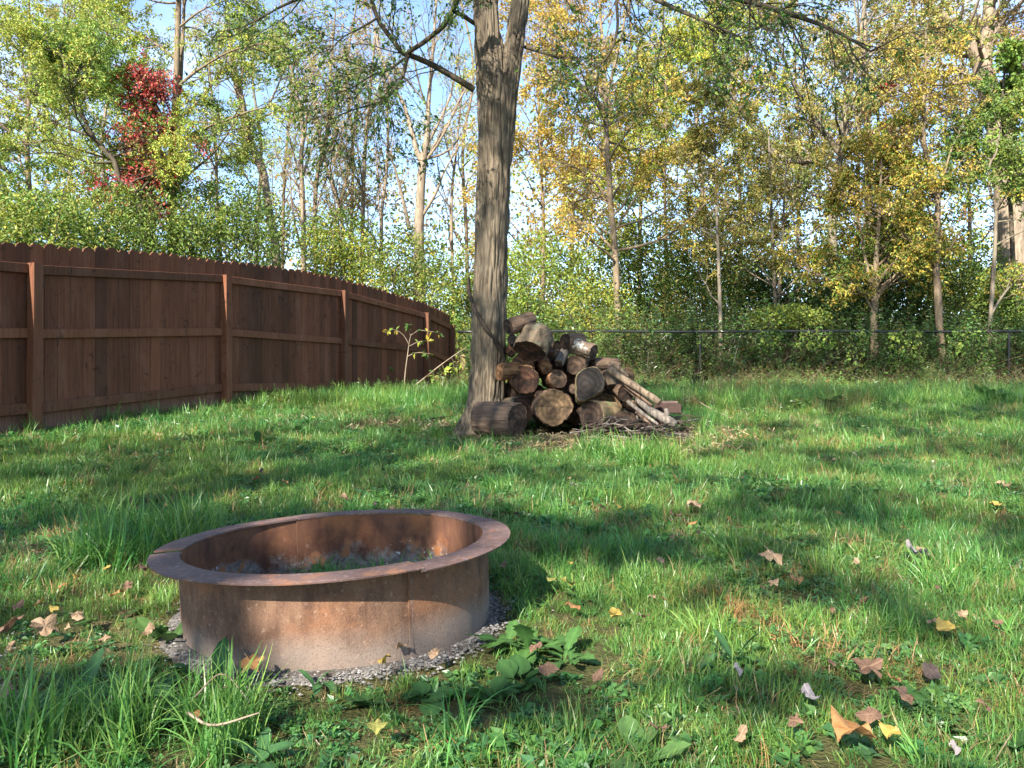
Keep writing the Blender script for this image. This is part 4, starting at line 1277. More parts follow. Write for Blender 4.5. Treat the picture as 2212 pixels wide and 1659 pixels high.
class Tree:
    def __init__(self, name, label, bark, cat='tree', base=None, group=None):
        self.name, self.label, self.bark, self.cat, self.group = name, label, bark, cat, group
        self.wood, self.fine = Tubes(), Tubes()
        self.lp, self.la, self.ls = [], [], []
        self.base = base
    def spray(self, rng, p, d, L, r, n, size, droop=.3, fine=True):
        """one twig with leaves along it"""
        k = 4
        e = norm(d + rng.normal(size=3) * .3)
        pts = np.array([p, p + d * L * .35, p + (d * .6 + e * .4) * L * .7, p + (d * .4 + e * .6) * L + np.array([0, 0, -droop * L * .4])])
        if fine: self.fine.add(pts, [r, r * .75, r * .5, r * .25], 3)
        if n <= 0: return
        t = rng.uniform(.15, 1.05, n) * 2.999
        i = np.clip(t.astype(int), 0, 2); f = (t - i)[:, None]
        q = pts[i] * (1 - f) + pts[i + 1] * f
        self.lp.append(q + rng.normal(size=(n, 3)) * size * .45)
        ax = norm(d)[None] * .5 + rng.normal(size=(n, 3)) * .8 + np.array([0, 0, -droop])
        self.la.append(ax)
        self.ls.append(size * rng.uniform(.65, 1.25, n))
    def branch(self, rng, p, d, L, r, cfg, lvl=0):
        k = 6
        up = cfg.get('up', .25) if lvl == 0 else cfg.get('up2', .05)
        pts = [np.asarray(p, float)]; dd = norm(d)
        for i in range(k - 1):
            dd = norm(dd + rng.normal(size=3) * cfg.get('wob', .16) + np.array([0, 0, up * .25]))
            pts.append(pts[-1] + dd * L / (k - 1))
        pts = np.array(pts)
        (self.wood if lvl == 0 else self.fine).add(pts, np.linspace(r, r * .3, k), 5 if lvl == 0 else 3)
        self.along(rng, pts, L, r, cfg, lvl)
        return pts
    def along(self, rng, pts, L, r, cfg, lvl, t0=.25):
        k = len(pts)
        nsub = cfg['nb'] if lvl == 0 else cfg['nt']
        nsub = max(1, int(round(nsub * rng.uniform(.7, 1.3))))
        for q in range(nsub):
            t = rng.uniform(t0, 1.0) * (k - 1.001); i = int(t)
            pp = pts[i] + (pts[i + 1] - pts[i]) * (t - i)
            tan = norm(pts[i + 1] - pts[i])
            rd = rng.normal(size=3); rd = norm(rd - tan * rd.dot(tan))
            ang = rng.uniform(.5, 1.05)
            dn = norm(tan * math.cos(ang) + rd * math.sin(ang) * np.array([1, 1, cfg.get('flat', .6)]))
            if lvl == 0:
                self.branch(rng, pp, dn, L * rng.uniform(.3, .55) * (1.15 - .5 * t / k), max(.004, r * .38), cfg, 1)
            else:
                self.spray(rng, pp, dn, cfg['tl'] * rng.uniform(.6, 1.3), .0035, int(cfg['nl'] * 2.15 * rng.uniform(.4, 1.5)), cfg['size'], cfg.get('droop', .3), cfg.get('fine', True))
    def crown(self, rng, path, rad, cfg, z0, n):
        """limbs leaving the trunk path above height z0"""
        zz = path[:, 2]
        ok = np.where(zz > z0)[0]
        for q in range(n):
            i = ok[min(len(ok) - 1, int(rng.random() ** .9 * len(ok)))]
            az = rng.uniform(0, 6.283); el = rng.uniform(*cfg.get('el', (.1, .9)))
            d = np.array([math.cos(az) * math.cos(el), math.sin(az) * math.cos(el), math.sin(el)])
            fr = (zz[i] - z0) / max(zz.max() - z0, .1)
            L = rng.uniform(*cfg['ll']) * (1.1 - .6 * fr)
            self.branch(rng, path[i], d, L, min(rad[i] * .5, cfg.get('lr', .05)), cfg, 0)
    def finish(self, palette, seed, leafmat=None, scale=.6, spread=.22, width=.5, jitter=.16):
        b = np.asarray(self.base, float)
        t = thing(self.name, self.label, self.cat, b, 0, self.group)
        if self.wood.n:
            obj('trunk', self.wood.mesh('trunk', b), self.bark, t)
        if self.fine.n:
            f = obj('branches', self.fine.mesh('branches', b), self.bark, t); tag(f, kind='stuff')
        if self.lp:
            rng = np.random.default_rng(seed)
            p = np.concatenate(self.lp); a = np.concatenate(self.la); s = np.concatenate(self.ls)
            c = pick_colours(p, palette, rng, scale, jitter, seed, spread)
            v, f, tt = leaf_arrays(p, a, s, rng, width, .12, c)
            o = obj('crown', new_mesh('crown', v - b, f, attrs={'tint': tt}), M['leaf'], t)
            tag(o, kind='stuff')
            self.nleaf = len(p)
        return t

def utree(name, label, bark, d, trunk, palette, seed, cfg, ncrown, z0, limbs=(), cat='tree', group=None, ddepth=0.0, sides=10, **fin):
    """tree whose trunk runs through measured points (u, v, radius px) at depth d"""
    rng = np.random.default_rng(seed)
    K = np.array(trunk, float)
    path = smooth_path(K, 28)
    pts = np.stack([(path[:, 0] - CX) / F * d, d + rng.normal() * .0 + ddepth * np.linspace(0, 1, 28), CZ + (HY - path[:, 1]) / F * d], -1)
    rad = path[:, 2] / F * d
    x0, y0 = pts[0][:2]
    zg = float(gz(x0, y0))
    if pts[0][2] > zg - .05:
        pts = np.concatenate([[[x0, y0, zg - .1]], pts]); rad = np.concatenate([[rad[0] * 1.12], rad])
    T = Tree(name, label, bark, cat, (x0, y0, zg), group)
    lum = 1 + .08 * (vnoise(pts * 2.3, seed) - .5) * 2
    T.wood.add(pts, rad * lum, sides)
    T.crown(rng, pts, rad, cfg, z0, ncrown)
    for (poly, r0, r1, dy) in limbs:
        Q = smooth_path(np.array([(u, v) for u, v in poly], float), 14)
        dd = d + dy * np.linspace(0, 1, 14) ** 1.2
        q = np.stack([(Q[:, 0] - CX) / F * dd, dd, CZ + (HY - Q[:, 1]) / F * dd], -1)
        T.wood.add(q, np.linspace(r0, r1, 14), 8)
        L = np.linalg.norm(np.diff(q, axis=0), axis=1).sum()
        c2 = dict(cfg); c2['nb'] = cfg.get('limb_nb', cfg['nb'])
        T.along(rng, q, min(L, cfg.get('limb_len', 3.5)), r0, c2, 0, .15)
    T.finish(palette, seed, **fin)
    return T

def bush(name, label, c, rx, ry, rz, n, size, palette, seed, bark=None, cat='bush', group=None, holes=.42, stems=14, up=False, **fin):
    rng = np.random.default_rng(seed)
    c = np.asarray(c, float)
    zg = float(gz(c[0], c[1]))
    T = Tree(name, label, bark or M['twig'], cat, (c[0], c[1], zg), group)
    for s in range(stems):
        e = np.array([c[0] + rng.normal() * rx * .5, c[1] + rng.normal() * ry * .5, c[2] + rz * rng.uniform(-.1, .95)])
        b0 = np.array([c[0] + rng.normal() * rx * .22, c[1] + rng.normal() * ry * .22, zg - .05])
        m = (b0 + e) / 2 + rng.normal(size=3) * .12 * rz
        T.wood.add(smooth_path([b0, m, e], 7), np.linspace(.02, .005, 7), 4)
    m = n * 4
    d = norm(rng.normal(size=(m, 3)))
    r = rng.random(m) ** .42
    p = c + d * r[:, None] * np.array([rx, ry, rz])
    g = fbm(p * (1.5 / max(.4, min(rx, rz)) + .6), seed, 3) + .12 * (r - .6)
    edge = fbm(p * 3.1, seed + 3, 2)
    k = np.where((g > holes) & (p[:, 2] > zg + .02) & ((r < .8) | (edge > .42)))[0][:n]
    p = p[k]
    T.lp.append(p); T.la.append(rng.normal(size=(len(p), 3)) + d[k] * .8 + np.array([0, 0, -.25])); T.ls.append(size * rng.uniform(.6, 1.3, len(p)))
    for q in range(max(4, n // 120)):
        i = rng.integers(len(p))
        T.fine.add(np.array([p[i], p[i] + rng.normal(size=3) * size * 2.5]), [.004, .0015], 3)
    T.finish(palette, seed, **fin)

# ---------------------------------------------------------------- the shade tree's own boughs and leaves in view
def build_main_boughs():
    rng = np.random.default_rng(77)
    T = Tree('x', '', M['dark_bark'])
    cfg = dict(nb=9, nt=6, tl=.30, nl=4, size=.05, droop=.5, wob=.2, up=0, flat=.8)
    def limb(poly, d0, d1, r0, r1, nb=9, L=1.3, leafy=True):
        Q = smooth_path(np.array(poly, float), 18)
        dd = np.linspace(d0, d1, 18)
        q = np.stack([(Q[:, 0] - CX) / F * dd, dd, CZ + (HY - Q[:, 1]) / F * dd], -1)
        T.wood.add(q, np.linspace(r0, r1, 18), 8)
        if leafy:
            c = dict(cfg); c['nb'] = nb
            T.along(rng, q, L * 1.55, r0 * .5, c, 0, .15)
    limb([(1024, 194), (998, 177), (947, 147), (917, 132), (887, 120), (869, 114), (851, 90), (830, 63), (815, 39), (800, -10), (785, -60)], TD, TD - .5, .034, .016, 11, 1.5)
    limb([(884, 120), (878, 129), (872, 159), (857, 186), (836, 210), (812, 223), (770, 235), (730, 250)], TD - .2, TD - .6, .022, .006, 16, 1.3)
    limb([(881, 113), (917, 90), (959, 54), (977, 24), (989, -6), (1010, -60)], TD - .25, TD - .6, .022, .03, 7, 1.1)
    limb([(1024, 50), (1000, 34), (980, 24)], TD, TD - .55, .022, .02, 3, .6)
    limb([(872, 128), (840, 150), (800, 165), (760, 190), (715, 205)], TD - .25, TD - .9, .014, .004, 14, 1.2)
    limb([(815, 39), (780, 60), (735, 85), (700, 130)], TD - .4, TD - 1.0, .012, .004, 13, 1.2)
    limb([(1122, 98), (1172, 114), (1205, 126), (1232, 156), (1265, 198)], TD, TD - .3, .017, .006, 9, 1.1)
    limb([(1340, -40), (1332, 0), (1334, 60), (1319, 111), (1298, 138), (1274, 156)], TD - 1.0, TD - .9, .016, .006, 9, .9)
    limb([(1625, -40), (1621, 0), (1619, 50), (1618, 95)], TD - 1.4, TD - 1.4, .010, .004, 9, .8)
    limb([(1130, -120), (1300, -70), (1480, -30), (1640, 10), (1790, 60), (1880, 110)], TD, TD - 1.2, .05, .008, 26, 1.5)
    limb([(1300, -70), (1420, 0), (1520, 45), (1600, 80)], TD - .4, TD - 1.4, .03, .006, 18, 1.3)
    limb([(1040, -60), (900, -60), (760, -30), (640, 0), (560, 40)], TD, TD - .8, .04, .006, 16, 1.4)
    V = T.wood.mesh('boughs', TREE_O)
    o = obj('boughs', V, M['dark_bark'], MAIN_TREE)
    f = obj('branches', T.fine.mesh('branches', TREE_O), M['dark_bark'], MAIN_TREE); tag(f, kind='stuff')
    # overhead crown above the frame: shades the lawn under and beyond the tree
    p = np.concatenate(T.lp); a = np.concatenate(T.la); s = np.concatenate(T.ls)
    c = pick_colours(p, DKG[1:] + [GRN[1], GRN[2], LIME[3]], np.random.default_rng(3), .9, .2, 5, .3)
    v, ff, tt = leaf_arrays(p, a, s, np.random.default_rng(4), .46, .08, c)
    o = obj('crown', new_mesh('crown', v - TREE_O, ff, attrs={'tint': tt}), M['leaf'], MAIN_TREE); tag(o, kind='stuff')
build_main_boughs()

# ---------------------------------------------------------------- trees behind the photographer whose crowns shade the lawn
# sunny patches seen on the lawn (where the crowns have gaps): u, v, ru, rv in the measured photo
SUNNY = [(330, 925, 170, 22), (520, 905, 110, 16), (690, 900, 120, 14), (850, 880, 90, 12), (960, 905, 60, 10), (120, 945, 70, 10),
         (700, 950, 60, 9), (1010, 985, 120, 16), (1270, 985, 80, 18), (1390, 1000, 60, 10), (900, 1000, 70, 7),
         (150, 1120, 170, 40), (60, 1250, 120, 45), (230, 1260, 110, 60), (60, 1060, 80, 12), (300, 1350, 75, 55), (120, 1385, 120, 22), (420, 1075, 90, 12), (610, 1068, 110, 12), (800, 1085, 100, 9),
         (1200, 1075, 120, 20), (1330, 1060, 110, 22), (1440, 1080, 60, 14), (1250, 1105, 40, 8), (1560, 1020, 60, 9), (1650, 1000, 90, 12), (1560, 940, 90, 14), (1460, 965, 70, 10), (1660, 900, 110, 10), (1830, 960, 120, 12), (1800, 1040, 150, 12), (2020, 1050, 120, 12), (2120, 930, 100, 14), (1960, 1000, 100, 7), (2150, 1085, 90, 14),
         (1240, 1245, 60, 28), (1370, 1265, 45, 24), (1450, 1330, 50, 16), (1590, 1350, 110, 50), (1440, 1235, 50, 16), (1740, 1330, 60, 24), (1180, 1380, 85, 50), (1330, 1420, 60, 30), (1000, 1440, 60, 22),
         (1930, 1205, 110, 30), (2100, 1240, 120, 40), (2190, 1330, 60, 30), (2000, 1450, 90, 26), (1820, 1410, 70, 16),
         (480, 1600, 110, 60), (700, 1520, 60, 30), (90, 1640, 70, 25), (1000, 1600, 60, 30), (1150, 1640, 90, 30), (1600, 1630, 150, 35), (1950, 1600, 150, 28), (2150, 1530, 70, 24), (1780, 1540, 60, 16), (1420, 1560, 60, 22), (820, 1640, 60, 20)]
# things above the ground that the sun reaches: point and radius in metres
SUN3 = [(at(700, 1385, 1.93), .17), (at(740, 1350, 1.92), .10), (at(385, 1330, 2.3), .075), (at(386, 1250, 2.3), .06), (at(635, 1160, 2.85), .13), (at(600, 1140, 2.85), .07), (at(965, 1140, 2.72), .10), (at(960, 1180, 2.72), .09),
        (at(1050, 590, 7.4), .14), (at(1040, 530, 7.4), .10), (at(1045, 820, 7.4), .16), (at(1035, 870, 7.4), .14), (at(1050, 20, 7.4), .2), (at(1075, 100, 7.4), .12),
        (at(1100, 795, 7.2), .12), (at(1135, 815, 7.2), .14), (at(1215, 870, 7.15), .13), (at(1310, 850, 7.2), .12), (at(1130, 740, 7.1), .10), (at(1070, 900, 7.0), .16), (at(1110, 690, 7.2), .08), (at(1370, 820, 7), .14), (at(1420, 880, 6.9), .12), (at(1240, 770, 7.3), .07),
        (at(1300, 960, 6.6), .3), (at(1290, 755, 7.4), .10), (at(1180, 725, 7.2), .08), (at(1210, 815, 7.3), .07)]
for k_ in range(1, 5):
    b_ = np.array([*FP[k_], FTOP[k_]])
    for h_ in (0.0, -.2, -.4, -.6, -.8): SUN3.append((b_ + [0, 0, h_], .22))
    SUN3.append((np.array([*(FP[k_] - FD * .8), FTOP[k_] + .12]), .35)); SUN3.append((np.array([*(FP[k_] + FD * .9), FTOP[k_] + .12]), .35))

def build_shade_crowns():
    rng = np.random.default_rng(99)
    n = 96000
    x = rng.uniform(-9, 10, n); y = rng.uniform(.4, 13.5, n)
    x = np.concatenate([x, rng.uniform(-1.7, .7, 7000)]); y = np.concatenate([y, rng.uniform(1.3, 3.8, 7000)]); n += 7000
    m_ = 30000      # taller crowns that shade the scrub beyond the rail at the right
    x = np.concatenate([x, rng.uniform(4.2, 12, m_)]); y = np.concatenate([y, rng.uniform(15.5, 25, m_)]); n += m_
    z = gz(x, y)
    u, v = proj(np.stack([x, y, z], -1))
    vis = (y > 1.2) & (u > -150) & (u < 2400)
    lit = np.zeros(n)
    wob = fbm(np.stack([x * 3.3, y * 3.3, 0 * x], -1), 7, 2) - .5
    for (a, b, ra, rb) in SUNNY:
        q = ((u - a) / (ra + .10 * F / np.maximum(y, 1))) ** 2 + ((v - b) / (rb + .09 * F * .65 / np.maximum(y, 1) ** 2)) ** 2
        lit = np.maximum(lit, np.clip(1.75 - q * (1 + 1.3 * wob) * 1.0, 0, 1))
    lit = np.where(vis, lit, 0)
    rnd = fbm(np.stack([x * .9, y * .9, 0 * x], -1), 13, 3)
    lit = np.where(vis, lit, np.clip((rnd - .5) * 12, 0, 1))
    fine = fbm(np.stack([x * 2.6, y * 2.6, 0 * x + 4], -1), 17, 2)
    lit = np.maximum(lit, np.where(vis, np.clip((fine - .57) * 7, 0, .9), 0))
    far = np.clip((y - 8.5) / 4.5, 0, 1)
    lit = np.where(y > 14, np.clip((fine - .52) * 9, 0, 1), np.maximum(lit, far * np.clip((fine - .40) * 9, 0, 1)))
    keep = rng.random(n) > lit
    p0 = np.stack([x, y, z], -1)
    for (q, r) in SUN3:
        zq = float(gz(q[0], q[1]))
        for _ in range(3):
            g = q - S * ((q[2] - zq) / S[2]); zq = float(gz(g[0], g[1]))
        e = np.stack([(x - g[0]), (y - g[1])], -1)
        al = e @ SH; ac = e @ np.array([-SH[1], SH[0]])
        keep &= ~(((al * math.sin(SUN_EL)) ** 2 + ac ** 2) < (r * (1 + .5 * wob)) ** 2)
    x, y, p0 = x[keep], y[keep], p0[keep]
    n = len(x)
    h = rng.uniform(4.6, 8.6, n) + 1.2 * fbm(np.stack([x * .7, y * .7, 0 * x], -1), 23, 2)
    h = np.maximum(h, .72 * np.clip(p0[:, 1] - 1.5, 0, 20) + 2.5)
    t = (h - p0[:, 2]) / S[2]
    P_ = p0 + S * t[:, None]
    # never in view: push leaves that would hang into the frame further up the same sun ray
    for _ in range(6):
        slope = (P_[:, 2] - CZ) / np.maximum(P_[:, 1], .05)
        bad = (P_[:, 1] > 0) & (slope < .62)
        P_[bad] += S * 2.0
    trunks = [((-6.4, -4.6), 'broad leafy tree behind the camera on the fence side'), ((1.6, -5.6), 'broad leafy tree behind the camera over the middle of the lawn'), ((7.6, -2.6), 'broad leafy tree behind the camera on the open side of the lawn')]
    who = np.argmin(np.stack([np.hypot(P_[:, 0] - a[0][0], P_[:, 1] - a[0][1]) for a in trunks]), 0)
    for k, ((tx, ty), lab) in enumerate(trunks):
        m = who == k
        if m.sum() < 10: continue
        zg = float(gz(tx, ty))
        T = Tree('lawn_tree', lab, M['grey_bark'], 'tree', (tx, ty, zg), 'trees behind the lawn')
        T.wood.add(smooth_path([(tx, ty, zg - .1), (tx + .1, ty, 2), (tx, ty + .1, 4.4), (tx + .2, ty + .2, 7)], 14), np.linspace(.2, .06, 14), 9)
        pp = P_[m]
        for q in rng.choice(len(pp), 42, replace=False):
            e = pp[q]; s0 = np.array([tx, ty, rng.uniform(2.8, 6)])
            T.wood.add(smooth_path([s0, (s0 + e) / 2 + [0, 0, .4], e], 7), np.linspace(.045, .008, 7), 4)
        T.lp.append(pp); T.la.append(rng.normal(size=(len(pp), 3)) + [0, 0, -.3]); T.ls.append(rng.uniform(.08, .135, len(pp)))
        T.finish(GRN + [LIME[3]], 300 + k, width=.62)
build_shade_crowns()

# ---------------------------------------------------------------- the wood behind the fences
def cfg(**k):
    d = dict(nb=6, nt=5, tl=.4, nl=10, size=.07, droop=.3, ll=(1.4, 2.8), el=(.1, .9), wob=.16, up=.25, flat=.7, lr=.04)
    d.update(k); return d

def build_trees():
    # left: pale stemmed tree with feathery green leaves
    utree('locust_tree', 'slender pale stemmed tree with feathery green leaves behind the wooden fence', M['tan_bark'], 19,
          [(372, 620, 10.56), (372, 480, 10.12), (372, 400, 9.68), (374, 300, 8.36), (380, 200, 7.04), (383, 100, 6.16), (386, 0, 5.28), (390, -200, 3.52)], GRN[1:] + YG[1:] + [YG[2]], 401,
          cfg(size=.072, nl=15, nb=7, nt=6, tl=.5, ll=(1.6, 3.4), limb_nb=13, limb_len=3.4, el=(-.1, .6)), 20, 4.0,
          limbs=[([(375, 305), (395, 300), (435, 280), (475, 265), (540, 240), (600, 226)], .05, .012, -1.5), ([(371, 300), (340, 250), (300, 210), (270, 175), (250, 135), (243, 85)], .05, .012, -1.0),
                 ([(376, 290), (388, 200), (394, 100), (398, 0), (402, -100)], .06, .03, .6), ([(374, 330), (420, 300), (470, 300), (520, 330)], .03, .008, 1.4), ([(380, 190), (430, 150), (500, 110), (580, 90)], .04, .01, -.8), ([(382, 130), (330, 90), (270, 60), (190, 40)], .04, .01, .8), ([(385, 60), (440, 20), (520, -10)], .03, .01, -.5)])
    utree('sweeping_tree', 'dark thin tree bending left with airy yellow green leaves at the far left', M['dark_bark'], 17,
          [(330, 640, 7), (300, 425, 6.5), (260, 390, 6), (245, 345, 5.5), (200, 295, 5), (175, 240, 4.5), (155, 190, 4), (135, 120, 3)], YG + [GRN[3]], 402,
          cfg(size=.07, nl=15, nb=8, nt=6, tl=.5, ll=(1.4, 2.8), limb_nb=10), 20, 3.2,
          limbs=[([(248, 350), (190, 350), (120, 330), (40, 335)], .03, .008, -.6), ([(200, 295), (130, 270), (60, 230), (-20, 210)], .03, .008, .5), ([(165, 215), (100, 160), (40, 110), (-10, 60)], .03, .008, .4)])
    utree('golden_tree', 'golden leaved tree at the left edge above the fence', M['tan_bark'], 21,
          [(60, 640, 6.3), (64, 450, 5.6), (58, 300, 4.9), (66, 150, 3.5), (60, -60, 2.1)], YG + GOLD[:2] + [LIME[0], TAN[3]], 403, cfg(size=.08, nl=13, nb=7, nt=5, ll=(1.6, 3.2)), 30, 2.6)
    utree('creeper_clad_trunk', 'trunk wrapped in bright red creeper leaves behind the pale stemmed tree', M['dark_bark'], 17.6,
          [(328, 640, 10), (325, 430, 9), (322, 330, 8), (328, 250, 7), (324, 200, 5), (320, 165, 4)], RED, 404,
          cfg(size=.085, nl=2.6, nb=5, nt=4, tl=.34, ll=(.35, 1.1), droop=.8, el=(-.9, .4), wob=.3), 40, 4.7, width=.62, spread=.3,
          limbs=[([(325, 320), (360, 300), (400, 300), (412, 310)], .02, .006, -.4), ([(324, 340), (290, 350), (268, 360)], .02, .006, -.4), ([(324, 380), (370, 370), (430, 360)], .02, .006, -.3), ([(326, 300), (300, 285), (270, 290)], .02, .006, -.5), ([(322, 400), (330, 430), (345, 455)], .02, .006, -.5)])
    # bare and pale stems in the middle left
    bare = dict(nb=5, nt=4, tl=.5, nl=2, size=.07, ll=(1.6, 3.6), el=(.7, 1.25), up=.5, wob=.1, lr=.05, flat=1.0)
    utree('leaning_dead_tree', 'leaning dead tree with pale peeling bark behind the wooden fence', M['pale_bark'], 20,
          [(598, 640, 10.4), (595, 530, 9.6), (582, 460, 9.2), (570, 380, 8.8), (555, 340, 8.4), (530, 285, 7.2), (524, 245, 6.4), (505, 150, 4.8), (490, 30, 2.4)], LIME, 405, cfg(**{**bare, 'nl': 5}), 9, 6.0)
    utree('forked_pale_tree', 'stout pale tree forking into several bare limbs left of the shade tree', M['pale_bark'], 24,
          [(906, 700, 14.3), (905, 500, 11.05), (907, 450, 10.4), (910, 390, 9.1), (915, 340, 8.45), (922, 300, 6.5), (925, 250, 5.2), (926, 215, 4.55), (936, 100, 3.25), (945, -40, 1.95)], TAN + LIME[:1], 406, cfg(**bare), 12, 7.0,
          limbs=[([(912, 350), (900, 325), (890, 285), (870, 220), (850, 190), (820, 110), (800, 20)], .10, .02, .8), ([(884, 495), (870, 430), (855, 370), (840, 330)], .07, .02, -.6), ([(918, 320), (945, 270), (975, 200), (990, 120)], .06, .015, .6), ([(910, 470), (940, 420), (960, 370), (1000, 300)], .06, .015, -.5), ([(915, 345), (960, 330), (990, 300), (1010, 250)], .05, .012, 1.0)])
    stems = [([(655, 640, 8), (655, 450, 7.5), (650, 350, 7), (655, 280, 6), (640, 200, 5), (620, 100, 3.5), (605, -20, 2)], 'pale bare tree fanning upward right of the leaning dead tree'),
             ([(684, 640, 7), (680, 450, 6.5), (690, 350, 6), (705, 300, 5), (712, 180, 4), (725, 20, 2)], 'bare grey tree with a dark stem next to the fanning pale tree'),
             ([(745, 640, 6), (738, 475, 5.5), (705, 360, 5), (690, 280, 4), (670, 150, 3)], 'bare stem leaning left among the saplings in the gap of blue sky'),
             ([(782, 640, 7), (784, 450, 6.5), (786, 380, 6), (790, 300, 5), (800, 200, 4), (812, 60, 2.5)], 'straight bare pole tree midway between dead tree and forked pale tree'),
             ([(826, 640, 6), (824, 470, 5.5), (834, 380, 5), (838, 280, 4), (830, 150, 2.5)], 'bare upright tree just left of the forked pale tree'),
             ([(610, 640, 6), (612, 450, 5), (618, 330, 4), (630, 200, 3), (640, 60, 2)], 'thin bare tree standing close behind the leaning dead tree'),
             ([(980, 640, 5), (975, 450, 4.5), (985, 330, 3.5), (1000, 180, 2.5)], 'thin bare tree close to the left side of the shade tree trunk'),
             ([(480, 640, 6), (470, 450, 5), (465, 300, 4), (450, 120, 3)], 'thin bare tree between the pale stemmed tree and the leaning dead tree'),
             ([(720, 640, 5), (722, 500, 4.5), (745, 400, 4), (765, 300, 3), (775, 180, 2)], 'slim bare tree curving right in the gap of blue sky')]
    for i, (p, lab) in enumerate(stems):
        utree('bare_tree', lab, M['pale_bark'] if i % 2 == 0 else M['tan_bark'], 25 + (i * 1.7) % 5, [(a_, b_, c_ * .72) for a_, b_, c_ in p], TAN + LIME, 420 + i, cfg(**{**bare, 'nl': 4, 'nb': 6}), 18, 4.4, group='bare trees behind the wooden fence')
    # right of the shade tree
    utree('yellow_maple', 'yellow and orange leaved tree with a pale trunk right of the shade tree', M['tan_bark'], 17,
          [(1339, 830, 8.06), (1338, 740, 7.44), (1333, 640, 7.13), (1330, 560, 6.82), (1325, 498, 6.51), (1318, 435, 6.2), (1316, 375, 5.89), (1312, 330, 5.58), (1309, 255, 4.96), (1308, 200, 4.34), (1300, 80, 3.1), (1290, -80, 1.86)], GOLD + ORNG + [LIME[1]], 440,
          cfg(size=.075, nl=7, nb=6, nt=5, tl=.4, ll=(1.3, 2.6), el=(.2, 1.1), limb_nb=8), 26, 3.2,
          limbs=[([(1318, 438), (1290, 400), (1268, 380), (1230, 355), (1180, 345)], .035, .008, -.5), ([(1328, 500), (1345, 470), (1375, 425), (1400, 400), (1430, 350)], .03, .008, .6), ([(1325, 510), (1290, 490), (1250, 480), (1200, 470)], .022, .006, .4), ([(1309, 240), (1285, 212), (1250, 190), (1210, 178), (1160, 170)], .05, .010, -.4), ([(1309, 230), (1280, 150), (1260, 70), (1250, -20)], .04, .012, .3), ([(1308, 220), (1330, 130), (1350, 40), (1360, -40)], .04, .012, -.3), ([(1305, 120), (1270, 60), (1230, 10), (1200, -40)], .03, .01, .4), ([(1309, 200), (1240, 120), (1190, 70), (1150, 20)], .03, .008, .7)])
    utree('lime_sapling', 'bright lime yellow sapling behind the yellow orange tree', M['tan_bark'], 20,
          [(1440, 830, 4.8), (1440, 600, 4.2), (1436, 400, 3.3), (1440, 250, 2.4), (1436, 120, 1.5)], LIME + [GOLD[1]], 441, cfg(size=.085, nl=12, nb=6, nt=5, ll=(1.2, 2.4)), 20, 3.4)
    utree('slim_pole_tree', 'slim straight grey stem touching the chain link fence left of its first clear post', M['grey_bark'], 16.3,
          [(1557, 835, 4.68), (1556, 700, 4.32), (1552, 560, 3.6), (1548, 450, 2.88), (1545, 330, 2.16), (1540, 230, 1.44)], OLIV + GOLD[:2] + ORNG[2:], 442, cfg(size=.07, nl=12, nb=6, nt=5, ll=(.9, 1.8), tl=.35), 22, 1.9)
    utree('twin_stem_tree', 'pair of thin grey stems rising behind the fence in the bright gap', M['grey_bark'], 18,
          [(1676, 830, 4.5), (1674, 650, 4.12), (1668, 500, 3.38), (1664, 400, 2.62), (1660, 280, 1.5)], OLIV + GOLD[1:2], 443, cfg(size=.075, nl=10, nb=5, nt=5, ll=(.9, 1.7)), 16, 2.6,
          limbs=[([(1678, 700), (1684, 620), (1690, 520), (1694, 430), (1700, 330)], .045, .02, .3)])
    utree('dark_forked_tree', 'tall dark tree with arching forked limbs in the right half of the wood', M['grey_bark'], 21,
          [(1795, 830, 11.1), (1796, 590, 9.99), (1798, 500, 9.62), (1806, 400, 8.88), (1816, 325, 7.77), (1828, 225, 6.66), (1841, 150, 5.92), (1860, 60, 4.44), (1880, -80, 2.96)], OLIV + [GRN[2], TAN[3]], 444,
          cfg(size=.085, nl=9, nb=6, nt=5, tl=.45, ll=(1.6, 3.2), limb_nb=14, limb_len=3.4, el=(0, .8)), 22, 5.2,
          limbs=[([(1820, 340), (1776, 280), (1745, 235), (1731, 215), (1711, 175), (1690, 110), (1660, 40)], .09, .02, -1.2), ([(1690, 345), (1640, 290), (1616, 260), (1576, 200), (1521, 150), (1476, 110), (1430, 90)], .07, .015, -1.5), ([(1810, 380), (1770, 350), (1730, 350), (1690, 345), (1650, 320)], .06, .05, -.8), ([(1835, 200), (1880, 120), (1930, 70), (2000, 30)], .06, .015, -.8), ([(1826, 260), (1870, 200), (1910, 160), (1950, 110)], .04, .01, -.6)])
    utree('vine_clad_trunk', 'pale trunk with a streak of crimson creeper right of the dark forked tree', M['pale_bark'], 23,
          [(1882, 830, 10.4), (1880, 600, 8.8), (1876, 450, 8.0), (1874, 300, 7.2), (1870, 150, 6.4), (1866, 0, 4.8), (1860, -120, 3.2)], OLIV + TAN, 445, cfg(size=.085, nl=9, nb=6, nt=5, ll=(1.4, 2.8)), 20, 6.0)
    utree('crimson_creeper', 'crimson creeper hanging on the pale trunk right of the dark forked tree', M['dark_bark'], 22.4,
          [(1896, 330, 3), (1898, 280, 3), (1896, 220, 3), (1904, 180, 2)], RED, 446, cfg(size=.10, nl=6, nb=4, nt=3, tl=.2, ll=(.25, .6), droop=.7, el=(-.6, .3)), 12, 6.2, cat='creeper', width=.6)
